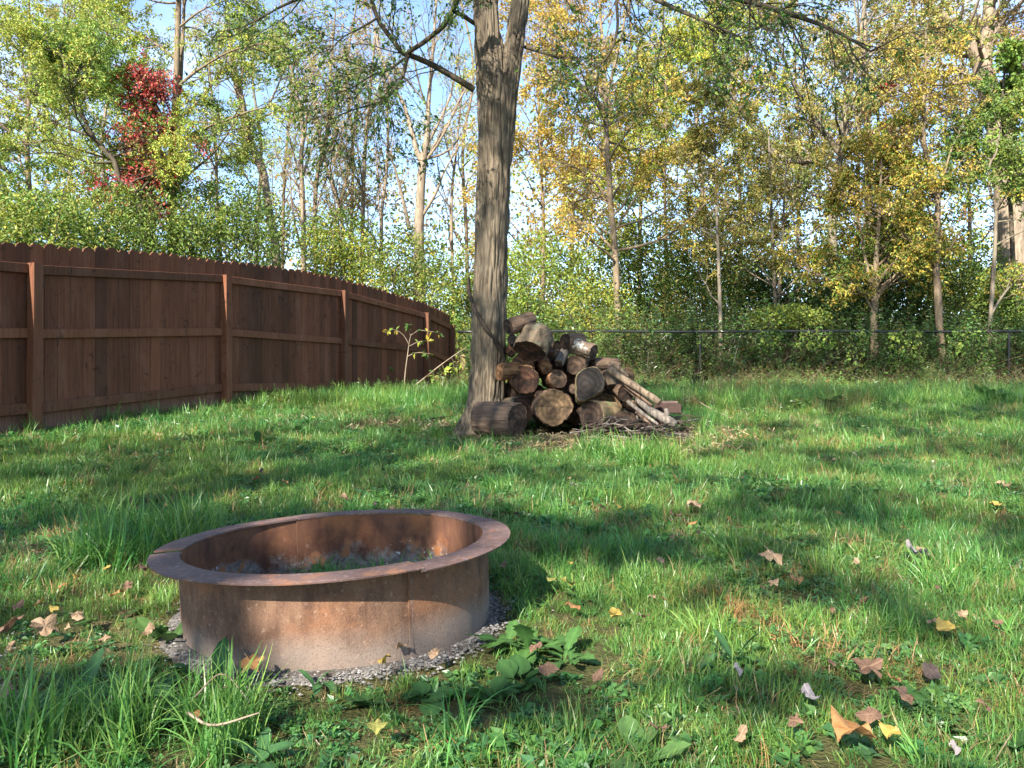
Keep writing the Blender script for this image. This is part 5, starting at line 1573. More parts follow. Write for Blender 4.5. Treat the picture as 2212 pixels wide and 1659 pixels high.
    utree('gold_sapling', 'multi stemmed sapling with gold and green leaves behind the second fence post', M['tan_bark'], 16.6,
          [(1888, 830, 9.0), (1889, 780, 8.55), (1888, 700, 8.1), (1890, 630, 7.65), (1893, 560, 5.4), (1900, 460, 3.6), (1904, 340, 2.25)], OLIV[1:] + GOLD + [LIME[3], GRN[2]], 447, cfg(size=.082, nl=13, nb=7, nt=5, ll=(1.0, 2.0), tl=.4), 30, 2.0,
          limbs=[([(1889, 640), (1876, 590), (1862, 520), (1850, 440)], .05, .015, .4), ([(1890, 680), (1868, 640), (1850, 620), (1838, 600)], .03, .01, -.3), ([(1891, 620), (1920, 560), (1945, 480), (1960, 400)], .04, .012, .3)])
    utree('crooked_sapling', 'pale sapling with a crooked foot and raised thin branches behind the rail at the right', M['tan_bark'], 16.2,
          [(2020, 830, 9), (2026, 800, 8.5), (2034, 765, 8.5), (2029, 700, 8), (2025, 620, 7.5), (2021, 569, 7), (2026, 444, 6), (2021, 402, 5), (1996, 313, 4.5), (1996, 213, 3.5), (1999, 142, 3), (2000, 60, 2)], OLIV[2:] + GOLD + TAN[:2], 448,
          cfg(size=.075, nl=8, nb=5, nt=4, ll=(.8, 1.6), tl=.35), 20, 3.4,
          limbs=[([(2024, 415), (2035, 391), (2056, 320), (2070, 291), (2090, 240)], .03, .01, .3), ([(2020, 575), (1990, 545), (1960, 512), (1914, 473), (1870, 440)], .03, .008, -.4), ([(2027, 570), (2050, 540), (2075, 500), (2090, 480)], .022, .006, -.3), ([(2022, 480), (1998, 440), (1975, 420), (1950, 380)], .02, .006, .3)])
    utree('straight_sapling', 'straight grey sapling with a raised side fork near the right edge', M['grey_bark'], 15.95 + .4,
          [(2131, 835, 4.96), (2136, 740, 4.65), (2142, 650, 4.34), (2148, 560, 4.03), (2151, 480, 3.72), (2152, 444, 3.41), (2138, 409, 2.79), (2138, 355, 2.48), (2152, 330, 1.86), (2165, 250, 1.24)], GRN + OLIV[:2] + GOLD[1:3], 449, cfg(size=.08, nl=10, nb=6, nt=5, ll=(.8, 1.6), tl=.35), 20, 3.2,
          limbs=[([(2153, 450), (2163, 419), (2181, 384), (2200, 330)], .025, .008, -.3), ([(2140, 680), (2165, 640), (2190, 610), (2215, 600)], .03, .01, .3)])
    utree('old_broken_tree', 'massive old tree with a broken side limb at the right edge of the wood', M['pale_bark'], 23,
          [(2200, 830, 34), (2195, 640, 31), (2184, 533, 29), (2174, 355, 26), (2152, 249, 24), (2131, 178, 21), (2122, 140, 19), (2131, 89, 15), (2136, 35, 13), (2140, -60, 10), (2150, -250, 5)], TAN + OLIV[2:] + GOLD[:1], 450,
          cfg(size=.095, nl=8, nb=6, nt=5, ll=(1.6, 3.0), lr=.07, limb_nb=12), 16, 9.0,
          limbs=[([(2120, 150), (2092, 92), (2063, 60), (2035, 35), (2003, 4), (1960, -30)], .20, .06, -.6), ([(2150, 240), (2185, 190), (2212, 150), (2260, 120)], .16, .08, -.4), ([(2138, 90), (2160, 96), (2176, 108), (2182, 86)], .07, .04, -.8), ([(2066, 62), (2020, 60), (1970, 50), (1900, 60)], .06, .015, -1)], sides=16)
    utree('green_vine_tree', 'bright green leafy climber in front of the massive old tree', M['dark_bark'], 19,
          [(2200, 830, 5), (2190, 600, 5), (2180, 400, 4), (2165, 250, 3), (2170, 150, 2)], GRN[1:] + [LIME[3]], 451, cfg(size=.12, nl=8, nb=5, nt=4, tl=.3, ll=(.5, 1.2), droop=.5), 13, 3.4, cat='climber', width=.66)
    extra = [(1170, 24, GOLD[1:] + ORNG, 'gold leaved tree half hidden by the right side of the shade tree'), (1230, 27, ORNG + TAN, 'rusty orange tree far back right of the shade tree'), (1520, 22, LIME + OLIV[1:2], 'lime green tree between yellow tree and twin stems'), (1600, 26, OLIV + TAN, 'olive brown tree far behind the slim straight stem'),
             (1730, 25, OLIV + GOLD[:2], 'olive and gold tree left of the dark forked tree'), (1960, 26, GOLD + OLIV[1:], 'gold tree far back between gold sapling and crooked sapling'), (2090, 28, TAN + OLIV[2:], 'thin brownish tree behind the crooked sapling'),
             (560, 29, YG + LIME, 'yellow green tree far behind the leaning dead tree'), (230, 26, YG + GOLD[:1], 'yellow green tree behind the red creeper'), (1010, 30, LIME + TAN[1:2], 'pale lime tree far back beside the shade tree trunk'), (760, 31, LIME[:2] + TAN, 'sparse yellowing tree far back in the gap of blue sky'), (140, 29, YG + GOLD[:2], 'yellowing tree far back near the left edge'),
             (1380, 28, GOLD + LIME, 'yellow tree far back above the lime sapling'), (1850, 30, OLIV + TAN, 'brown green tree far back behind the dark forked tree')]
    for i, (u, d, pal, lab) in enumerate(extra):
        sp = .8 if u in (760, 1010) else 1
        r = random.Random(i)
        top = r.uniform(-120, 60)
        utree('woodland_tree', lab, [M['tan_bark'], M['grey_bark'], M['pale_bark']][i % 3], d, [(u, 760, 4.5), (u + r.uniform(-8, 8), 520, 4), (u + r.uniform(-14, 14), 320, 3.2), (u + r.uniform(-18, 18), 150, 2.4), (u + r.uniform(-24, 24), top, 2)], pal, 470 + i,
              cfg(size=.10, nl=9 if sp == 1 else 6, nb=6, nt=5, tl=.5, ll=(1.6, 3.4), el=(.2, 1.0), fine=(i % 2 == 0)), 26 if sp == 1 else 20, 3.5 + .8 * (i % 3), group='trees deeper in the wood')
build_trees()

def build_bushes():
    B = [
        ('green bush rising above the left end of the wooden fence', (105, 505, 15.0), 1.3, 1.0, .85, 5200, .08, YG + GRN[2:]),
        ('yellowish bush at the far left behind the fence boards', (0, 480, 17.0), 1.4, 1.0, 1.1, 4200, .08, YG + [GOLD[1]]),
        ('dense green bush behind the fence under the red creeper', (300, 510, 16.5), 1.6, 1.1, 1.1, 7200, .075, GRN[1:] + YG[:3]),
        ('grey green bush behind the fence under the leaning dead tree', (500, 500, 17.5), 1.5, 1.1, 1.2, 6200, .075, GRN[1:] + YG[:2] + [(.12, .15, .06)]),
        ('bright yellow green bush behind the middle of the fence', (735, 545, 19.5), 1.15, 1.0, 1.1, 5200, .08, LIME + [YG[1]]),
        ('low green bush behind the fence right of the bright yellow one', (870, 590, 19.0), 1.2, 1.0, 1.2, 5200, .075, YG + GRN[2:]),
        ('light green bush between the end of the wooden fence and the trunk', (985, 660, 18.0), 1.0, .9, 1.5, 6000, .07, YG + [LIME[0], GRN[3]]),
        ('bright green bush behind the wood pile', (1170, 640, 18.0), 1.35, 1.0, 1.55, 9500, .075, [GRN[3], YG[1], LIME[0], LIME[1]]),
        ('sunlit yellow green thicket behind the rail right of the wood pile', (1290, 700, 17.4), 1.0, .8, 1.2, 6500, .07, LIME + YG[1:]),
        ('tall pale green thicket behind the yellow orange tree', (1400, 600, 20.0), 1.5, 1.1, 1.7, 8000, .085, YG + LIME[:2]),
        ('brownish green thicket behind the slim straight stem', (1520, 640, 18.2), 1.3, 1.0, 1.7, 7000, .08, OLIV + YG[1:2]),
        ('yellowing low bush touching the rail between the two clear posts', (1700, 690, 16.7), .95, .55, .32, 2600, .08, [YG[2], LIME[0], GOLD[0], YG[1]]),
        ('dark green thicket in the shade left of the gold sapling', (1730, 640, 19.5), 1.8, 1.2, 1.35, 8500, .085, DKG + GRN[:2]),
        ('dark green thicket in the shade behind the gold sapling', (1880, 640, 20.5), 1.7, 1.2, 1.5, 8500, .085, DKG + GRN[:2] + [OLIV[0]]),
        ('green thicket between the crooked and the straight sapling', (2085, 650, 18.4), 1.3, 1.0, 1.6, 7000, .085, GRN + [YG[1], GOLD[0]]),
        ('bright green bush at the right edge behind the rail', (2200, 690, 17.2), 1.0, .8, 1.25, 5600, .085, GRN[2:] + [LIME[3]]),
        ('yellow green bush behind the crooked sapling', (1970, 560, 20.5), 1.2, 1.0, 1.2, 4600, .09, OLIV[1:] + GOLD[:2]),
        ('olive thicket far behind the slim straight stem', (1600, 560, 22.0), 1.6, 1.2, 1.8, 6500, .09, OLIV + GRN[:2]),
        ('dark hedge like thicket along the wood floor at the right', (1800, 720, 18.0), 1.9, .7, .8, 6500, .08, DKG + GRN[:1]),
    ]
    for i, (lab, (u, v, d), rx, ry, rz, n, size, pal) in enumerate(B):
        n = int(n * (1.25 if u < 1000 else 1.0))
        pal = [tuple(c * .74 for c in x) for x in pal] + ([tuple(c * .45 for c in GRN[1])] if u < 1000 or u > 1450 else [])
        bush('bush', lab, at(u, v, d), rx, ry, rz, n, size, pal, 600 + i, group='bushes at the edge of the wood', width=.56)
build_bushes()

def build_deep_bushes():
    r = random.Random(44)
    kinds = [('yellow green bush in the mass of undergrowth deep in the wood', YG + LIME[:2], 'yellow green bushes deep in the wood'), ('golden brown bush in the mass of undergrowth deep in the wood', OLIV[1:] + GOLD[:2] + TAN[:1], 'golden brown bushes deep in the wood'), ('dark green bush in the mass of undergrowth deep in the wood', GRN + DKG[1:], 'dark green bushes deep in the wood')]
    for i in range(26):
        d = r.uniform(20.5, 28)
        u = -40 + i * 90 + r.uniform(-30, 30)
        k = 2 if 1650 < u < 1950 else r.choice([0, 0, 1] if u > 1100 else [0, 0, 0, 2])
        rz = r.uniform(1.2, 2.6) * (.75 if 600 < u < 1000 else 1.1)
        c = at(u, 640, d); c[2] = .6 + rz * .75
        bush('bush', kinds[k][0], c, r.uniform(1.2, 2.2), r.uniform(.9, 1.4), rz, 3600, .13, [tuple(c * .72 for c in x) for x in kinds[k][1]], 700 + i, group=kinds[k][2], width=.58, stems=9)
build_deep_bushes()

def build_far_wood():
    rng = np.random.default_rng(5)
    n = 135000
    x = rng.uniform(-34, 36, n); y = rng.uniform(28, 44, n)
    top = 6.6 + 7.5 * fbm(np.stack([x * .16, y * .1, 0 * x], -1), 3, 3) + 2.2 * np.clip((x - 2) / 12, 0, 1) + 1.0 * np.clip((-x - 9) / 10, 0, 1)
    z = .4 + rng.random(n) ** .8 * top
    p = np.stack([x, y, z], -1)
    g = fbm(p * .75, 9, 3)
    k = g > .36 + .16 * np.clip(z / 9, 0, 1)
    p = p[k]
    c = pick_colours(p, YG + OLIV[1:] + [GOLD[1], LIME[0], TAN[2]], rng, .3, .2, 8, .25)
    v, f, t = leaf_arrays(p, rng.normal(size=(len(p), 3)), rng.uniform(.13, .25, len(p)), rng, .6, .1, c)
    tag(obj('far_wood', new_mesh('far_wood', v, f, attrs={'tint': t}), M['leaf']), kind='stuff')
build_far_wood()

# ================================================================ SMALL PLANTS
def leaf_ribbon(name, prof, L, arch, rng, seg=8, vein=True, cup=.15):
    """one broad leaf along +Y with a width profile, midrib fold and arching"""
    V, Fq, T = [], [], []
    base = np.array(prof['col'])
    for k in range(seg + 1):
        t = k / seg
        w = np.interp(t, prof['t'], prof['w']) * L * (1 + rng.normal() * prof.get('rag', .04))
        ang = arch * t
        yy = L * (math.sin(ang) / max(arch, 1e-3)); zz = L * (math.cos(0) - math.cos(ang)) / max(arch, 1e-3) * -1
        wav = rng.normal() * .02 * L
        for s, lift in ((-1, cup), (-.5, cup * .35), (0, 0), (.5, cup * .35), (1, cup)):
            V.append((w * s, yy, zz + w * lift + (wav if abs(s) == 1 else 0)))
            T.append(base * (1.35 if s == 0 and vein else 1) * (1 + rng.normal() * .05))
    for k in range(seg):
        for j in range(4):
            a = k * 5 + j
            Fq.append([a, a + 1, a + 6, a + 5])
    return new_mesh(name, np.array(V), np.array(Fq), True, {'tint': np.clip(np.array(T), .003, .8)})

DAND = dict(t=[0, .12, .22, .26, .36, .40, .50, .54, .66, .70, .82, 1], w=[.02, .03, .07, .04, .11, .06, .15, .09, .19, .13, .17, .0], col=(.07, .16, .04), rag=.08)
OVAT = dict(t=[0, .15, .3, .55, .8, .93, 1], w=[.02, .03, .14, .24, .20, .10, .0], col=(.10, .19, .055), rag=.03)
DOCK = dict(t=[0, .1, .3, .6, .85, 1], w=[.03, .05, .12, .15, .11, .0], col=(.05, .13, .045), rag=.05)
ROUND = dict(t=[0, .25, .32, .5, .75, .92, 1], w=[.01, .012, .22, .36, .36, .2, .0], col=(.055, .135, .035), rag=.04)
def leaf_set(prof, arches, n0):
    return [leaf_ribbon('leaf', prof, 1.0, a, np.random.default_rng(n0 + i), 12 if prof is DAND else 8) for i, a in enumerate(arches)]
LEAFSETS = {'dandelion': leaf_set(DAND, [.5, .9, 1.3, 1.7], 1), 'ovate': leaf_set(OVAT, [.3, .7, 1.1], 11), 'dock': leaf_set(DOCK, [.3, .8, 1.2, 1.5], 21), 'round': leaf_set(ROUND, [.4, .8, 1.2], 31)}
for s_ in LEAFSETS.values():
    for me_ in s_: me_.materials.append(M['weed'])

def rosette(label, u, v, kind, n, L, el=(.2, .9), seed=0, name='weed', cat='weed', group='broad leaved weeds in the lawn'):
    rng = random.Random(seed)
    g = ground_at(u, v)
    t = thing(name, label, cat, (g[0], g[1], g[2] - .015), rng.uniform(0, 6.28), group)
    for i in range(n):
        me = LEAFSETS[kind][rng.randrange(len(LEAFSETS[kind]))]
        o = obj('leaf', me, None, t)
        s = L * rng.uniform(.65, 1.15)
        o.scale = (s * rng.uniform(.85, 1.15), s, s)
        o.rotation_euler = (rng.uniform(*el), rng.uniform(-.3, .3), i * 2.4 + rng.uniform(-.4, .4))
        o.location = (rng.uniform(-.012, .012), rng.uniform(-.012, .012), 0)
    return t

def build_weeds():
    W = [('big sunlit dandelion rosette with toothed leaves right of the fire pit', 1150, 1400, 'dandelion', 16, .145, (.3, 1.1)),
         ('dandelion rosette beside the ash at the right foot of the pit', 1090, 1390, 'dandelion', 9, .11, (.3, 1.0)),
         ('dandelion rosette just right of the big sunlit one', 1225, 1420, 'dandelion', 10, .115, (.2, .9)),
         ('round leaved weed in front of the big dandelion', 1130, 1465, 'round', 10, .075, (.3, 1.0)),
         ('round leaved weed between dandelion and front grass tufts', 1060, 1500, 'round', 11, .075, (.3, 1.0)),
         ('low round leaved weed in the shade below the right of the pit', 920, 1500, 'round', 11, .075, (.2, .9)),
         ('round leaved weed in the shade below the middle of the pit', 800, 1510, 'round', 10, .075, (.2, .9)),
         ('small pale leaved weed at the left foot of the pit', 335, 1372, 'ovate', 6, .085, (.5, 1.3)),
         ('weed with one upright oval leaf against the pit wall at its left', 368, 1375, 'ovate', 3, .09, (.6, 1.2)),
         ('long toothed dandelion leaves in the sun left of the pit', 255, 1330, 'dandelion', 6, .17, (.1, .6)),
         ('dock with one tall upright leaf in front of the pit', 453, 1480, 'dock', 4, .15, (1.0, 1.5)),
         ('dark dock with broad leaves in the shade at the lower left', 170, 1490, 'dock', 8, .145, (.4, 1.1)),
         ('dark dock between lower left dock and the upright leaf', 300, 1500, 'dock', 8, .14, (.4, 1.1)),
         ('round leaved weed among the grass blades at the lower left', 400, 1540, 'round', 9, .11, (.3, .9)),
         ('small dock leaf standing in front of the right part of the pit', 690, 1470, 'dock', 4, .09, (.8, 1.4)),
         ('round leaved weed at the lower right in the shade', 2020, 1510, 'round', 8, .09, (.2, .9)),
         ('round leaved weed near the bottom right corner', 2160, 1600, 'round', 8, .09, (.2, .9)),
         ('small weed with two oval leaves growing inside the pit', 685, 1262, 'ovate', 4, .085, (.7, 1.3)),
         ('dandelion rosette in the lit grass near the fence', 640, 935, 'dandelion', 9, .22, (.2, .8)),
         ('wide weed cluster in the lawn between the fence and the trunk', 560, 960, 'dock', 12, .22, (.3, .9)),
         ('dandelion rosette in the grass at the left edge', 150, 1090, 'dandelion', 9, .15, (.2, .8)),
         ('lance leaved weed in the sunny lawn right of the pit', 1580, 1420, 'dock', 6, .12, (.5, 1.1)),
         ('round leaved weed in the lawn above the grey fallen leaf', 1985, 1170, 'round', 9, .08, (.2, .8)),
         ('small dandelion in the lawn right of the pit rim', 1260, 1290, 'dandelion', 6, .10, (.2, .8)),
         ('bottom edge weed with broad oval leaves right of the centre', 1390, 1630, 'ovate', 7, .10, (.3, 1.0)),
         ('dock in the shade at the very bottom left', 560, 1640, 'dock', 6, .13, (.5, 1.1))]
    for i, (lab, u, v, kind, n, L, el) in enumerate(W):
        rosette(lab, u, v, kind, n, L, el, 50 + i)
    rosette('big leaved green weed in front of the rail near the right edge', 2128, 872, 'ovate', 20, .30, (.5, 1.35), 99, group='tall weeds along the rail')
    rosette('orange and green leaved weed at the foot of the second fence post', 1800, 880, 'round', 10, .26, (.4, 1.2), 98, group='tall weeds along the rail')
    rosette('green weed with divided leaves just right of the wood pile', 1410, 835, 'dandelion', 14, .42, (.3, 1.2), 97, group='tall weeds along the rail')
    rosette('yellow green weed at the foot of the first clear fence post', 1545, 850, 'ovate', 9, .26, (.4, 1.2), 96, group='tall weeds along the rail')
    # seedling in front of the last fence bay
    rng = np.random.default_rng(8)
    def stemplant(label, poly, d, r, leaves, pal, size, name, cat='plant'):
        Q = smooth_path(np.array(poly, float), 12)
        q = np.stack([(Q[:, 0] - CX) / F * d, np.full(12, d), CZ + (HY - Q[:, 1]) / F * d], -1)
        T = Tubes(); T.add(q, np.linspace(r, r * .4, 12), 6)
        o = q[0].copy()
        LP, LA, LS = [], [], []
        for (br) in leaves:
            B = smooth_path(np.array(br, float), 8)
            dd = d + rng.normal() * .08 * np.linspace(0, 1, 8)
            b = np.stack([(B[:, 0] - CX) / F * dd, dd, CZ + (HY - B[:, 1]) / F * dd], -1)
            T.add(b, np.linspace(r * .6, r * .25, 8), 5)
            for k in range(9):
                i = rng.integers(3, 8); LP.append(b[i]); LA.append(rng.normal(size=3) + [0, 0, -.6]); LS.append(size * rng.uniform(.7, 1.2))
        t = thing(name, label, cat, o)
        obj('stem', T.mesh('stem', o), M['pale_bark'], t)
        LP, LA, LS = np.array(LP), np.array(LA), np.array(LS)
        c = pick_colours(LP, pal, rng, 3, .15, 3, .4)
        v, f, tt = leaf_arrays(LP, LA, LS, rng, .55, .1, c)
        w = obj('leaves', new_mesh('leaves', v - o, f, attrs={'tint': tt}), M['weed'], t); tag(w, kind='stuff')
    stemplant('leafy seedling with a forked pale stem before the last bay of the wooden fence', [(872, 850), (876, 800), (880, 770), (884, 740), (888, 722)], 13.0, .012,
              [[(884, 745), (870, 722), (850, 712), (832, 718)], [(887, 725), (880, 708), (888, 700)], [(888, 724), (905, 714), (930, 716), (950, 720)], [(884, 748), (905, 738), (925, 737)], [(880, 770), (900, 762), (930, 764)]], [GRN[0], GRN[2], LIME[2], GOLD[2]], .10, 'seedling')
    stemplant('leaning dry weed stalk with drooping wilted leaves at the end of the wooden fence', [(880, 846), (915, 818), (950, 790), (985, 765), (1005, 752)], 13.2, .014,
              [[(915, 818), (918, 830), (920, 850)], [(935, 802), (938, 815), (938, 840)], [(955, 788), (960, 800), (962, 825)], [(975, 772), (980, 785), (980, 805)], [(990, 762), (995, 770), (996, 785)]], [YG[2], TAN[2], LIME[1], TAN[0]], .14, 'weed_stalk')
    stemplant('small ivy sprig climbing the boards of the third fence bay', [(818, 845), (824, 810), (828, 790), (832, 760)], 13.3, .006,
              [[(824, 812), (815, 800), (812, 780)], [(826, 795), (838, 790), (850, 795)], [(828, 780), (842, 770), (850, 760)], [(820, 830), (812, 838), (806, 850)]], GRN, .08, 'ivy')
    # leafy vines hanging on the chain link
    for i, (lab, u0, u1, v1, n) in enumerate([('green vine hanging over the rail beside the crooked sapling', 1920, 1990, 830, 260), ('green vine draped on the wire between the posts', 1640, 1690, 800, 170), ('vine with small leaves climbing the second fence post', 1830, 1870, 820, 150), ('leafy vine on the wire near the right edge', 2060, 2140, 800, 240), ('vine creeping along the rail right of the first clear post', 1720, 1800, 750, 140)]):
        r = np.random.default_rng(900 + i); d = 15.72
        u = r.uniform(u0, u1, n); vv = 714 + (v1 - 714) * r.random(n) ** 1.3
        p = np.stack([(u - CX) / F * d, np.full(n, d) + r.normal(size=n) * .05, CZ + (HY - vv) / F * d], -1)
        o = np.array([p[:, 0].mean(), d, p[:, 2].min()])
        T = Tubes()
        for k in range(7):
            a = p[r.integers(n)]; b = p[r.integers(n)]
            T.add(smooth_path([a, (a + b) / 2 + r.normal(size=3) * .05, b], 8), .004, 4)
        t = thing('vine', lab, 'vine', o, 0, 'vines on the chain link fence')
        obj('stem', T.mesh('stem', o), M['twig'], t)
        c = pick_colours(p, GRN, r, 2, .18, 4, .3)
        v_, f_, t_ = leaf_arrays(p, r.normal(size=(n, 3)) + [0, -.4, -.9], r.uniform(.05, .11, n), r, .7, .1, c)
        tag(obj('leaves', new_mesh('leaves', v_ - o, f_, attrs={'tint': t_}), M['weed'], t), kind='stuff')
    # tangle of pale dry stems before the rail and loose sticks on the lawn
    def stick(label, poly, r, mat, name='stick', n=10, lift=.02):
        pts = []
        for (u, v, h) in poly:
            g = ground_at(u, v); g[2] += h + lift; pts.append(g)
        q = smooth_path(np.array(pts), n)
        T = Tubes(); T.add(q, np.linspace(r, r * .5, n), 6, True)
        tag(obj(name, T.mesh(name, q[0]), mat, loc=q[0]), label, 'stick', 'loose sticks on the lawn')
    stick('pale stick lying in the grass before the third fence bay', [(700, 885, .0), (735, 870, .02), (772, 858, .06)], .012, M['pale_bark'])
    stick('short forked stick standing up near the pale stick by the fence', [(735, 885, 0), (742, 872, .06), (750, 862, .10)], .008, M['pale_bark'])
    stick('bent broken stick before the end of the wooden fence', [(905, 872, 0), (906, 862, .12), (925, 858, .16)], .012, M['grey_bark'])
    stick('long straw coloured stick slanting in the weeds right of the wood pile', [(1490, 880, .12), (1530, 895, .06), (1580, 912, .02)], .010, M['pale_bark'])
    stick('dry stick lying left of the shade tree foot', [(930, 912, .02), (965, 908, .02), (1000, 903, .03)], .010, M['twig'])
    stick('bent dead stalk lying at the bottom left among the grass', [(405, 1615, .05), (460, 1645, .05), (560, 1640, .07)], .0035, M['pale_bark'])
    stick('thin dry stalk arching among the blades at the bottom left', [(420, 1590, .06), (480, 1580, .10), (540, 1590, .05)], .002, M['pale_bark'])
build_weeds()

# ================================================================ FALLEN LEAVES
def fallen_mesh(kind, seed):
    rng = np.random.default_rng(seed)
    n_ang, n_r = 28, 4
    th = np.linspace(0, 2 * math.pi, n_ang, endpoint=False)
    if kind == 'oval':
        r = .5 / np.sqrt((np.cos(th) / 1.0) ** 2 + (np.sin(th) / .58) ** 2) * (1 + .05 * np.cos(th * 9 + seed)); r *= 1 + .12 * np.clip(np.cos(th), 0, 1) ** 8
    elif kind == 'lobed':
        r = .30 + .20 * np.abs(np.cos(2.5 * th)) ** 1.3 + .03 * np.cos(15 * th); r *= np.where(np.abs(th - math.pi) < .25, .7, 1)
    else:   # heart
        r = .42 * (1 + .22 * np.cos(th) - .10 * np.cos(2 * th)) * (1 + .03 * np.cos(13 * th))
    r = r * (1 + rng.normal(size=n_ang) * .03)
    V = [(0, 0, 0)]
    curl = rng.uniform(-1.1, 1.4); curl2 = rng.uniform(-.7, .9); ph = rng.uniform(0, 6)
    for k in range(1, n_r + 1):
        f = k / n_r
        x, y = r * f * np.cos(th), r * f * np.sin(th)
        z = curl * y * y * .9 + curl2 * x * x * .7 + .10 * f * f * np.sin(th * 3 + ph) + .05 * f * np.sin(th * 7 + ph) - .02 * np.exp(-(y / .05) ** 2)
        V += list(np.stack([x, y, z], -1))
    V = np.array(V)
    tri = np.stack([np.zeros(n_ang, int), 1 + np.arange(n_ang), 1 + (np.arange(n_ang) + 1) % n_ang], -1)
    q = []
    for k in range(n_r - 1):
        a = 1 + k * n_ang + np.arange(n_ang); b = 1 + k * n_ang + (np.arange(n_ang) + 1) % n_ang
        q.append(np.stack([a, a + n_ang, b + n_ang, b], -1))
    # short stalk
    s = len(V)
    rb = np.argmin(np.abs(th - math.pi)); e = V[1 + (n_r - 1) * n_ang + rb]
    V = np.concatenate([V, [e + [0, .012, 0], e + [0, -.012, 0], e + [-.25, -.008, .06], e + [-.25, .008, .06]]])
    q.append(np.array([[s, s + 1, s + 2, s + 3]]))
    V[:, 2] -= V[:, 2].min()
    return new_mesh('fallen_leaf', V, [np.concatenate(q), tri], True)

def fallen_mat(name, c1, c2, spot):
    k = NT(name)
    v = k.coords('Object')
    n1 = k.noise(v, 3.0, 4, .6); n2 = k.noise(v, 13, 4, .7)
    y = k.n('SeparateXYZ', {0: v}).outputs[1]
    rib = k.rng(k.math('ABSOLUTE', y), .008, .022, 1, 0)
    c = k.mix(k.rng(n1, .35, .65), c1, c2); c = k.mix(k.rng(n2, .58, .68, 0, .8), c, spot)
    c = k.mix(k.math('MULTIPLY', rib, .6), c, tuple(min(1, x * 1.5) for x in c2))
    p = k.n('BsdfPrincipled', {'Base Color': c, 'Roughness': .6, 'Specular IOR Level': .3, 'Normal': k.bump(n2, .4, .02)})
    tr = k.n('BsdfTranslucent', {'Color': c}); mx = k.n('MixShader', {0: .2, 1: p.outputs[0], 2: tr.outputs[0]})
    k.t.links.new(mx.outputs[0], k.out.inputs['Surface'])
    return k.m
FM = {'yellow': fallen_mat('yellow_leaf', (.336, .240, .048), (.400, .288, .080), (.160, .080, .024)), 'tan': fallen_mat('tan_leaf', (.240, .152, .088), (.336, .232, .144), (.128, .072, .040)), 'brown': fallen_mat('brown_leaf', (.120, .064, .040), (.200, .120, .076), (.056, .032, .024)),
      'orange': fallen_mat('orange_leaf', (.288, .128, .040), (.336, .192, .080), (.112, .048, .024)), 'dark': fallen_mat('dark_leaf', (.048, .034, .029), (.088, .064, .056), (.024, .016, .016)), 'grey': fallen_mat('pale_grey_leaf', (.288, .240, .232), (.384, .336, .320), (.160, .120, .112)), 'green': fallen_mat('greenish_yellow_leaf', (.208, .216, .048), (.272, .248, .072), (.128, .096, .024))}
FMESH = {}
for kd_ in ('oval', 'lobed', 'heart'):
    FMESH[kd_] = [fallen_mesh(kd_, 10 * ('oval', 'lobed', 'heart').index(kd_) + i) for i in range(5)]

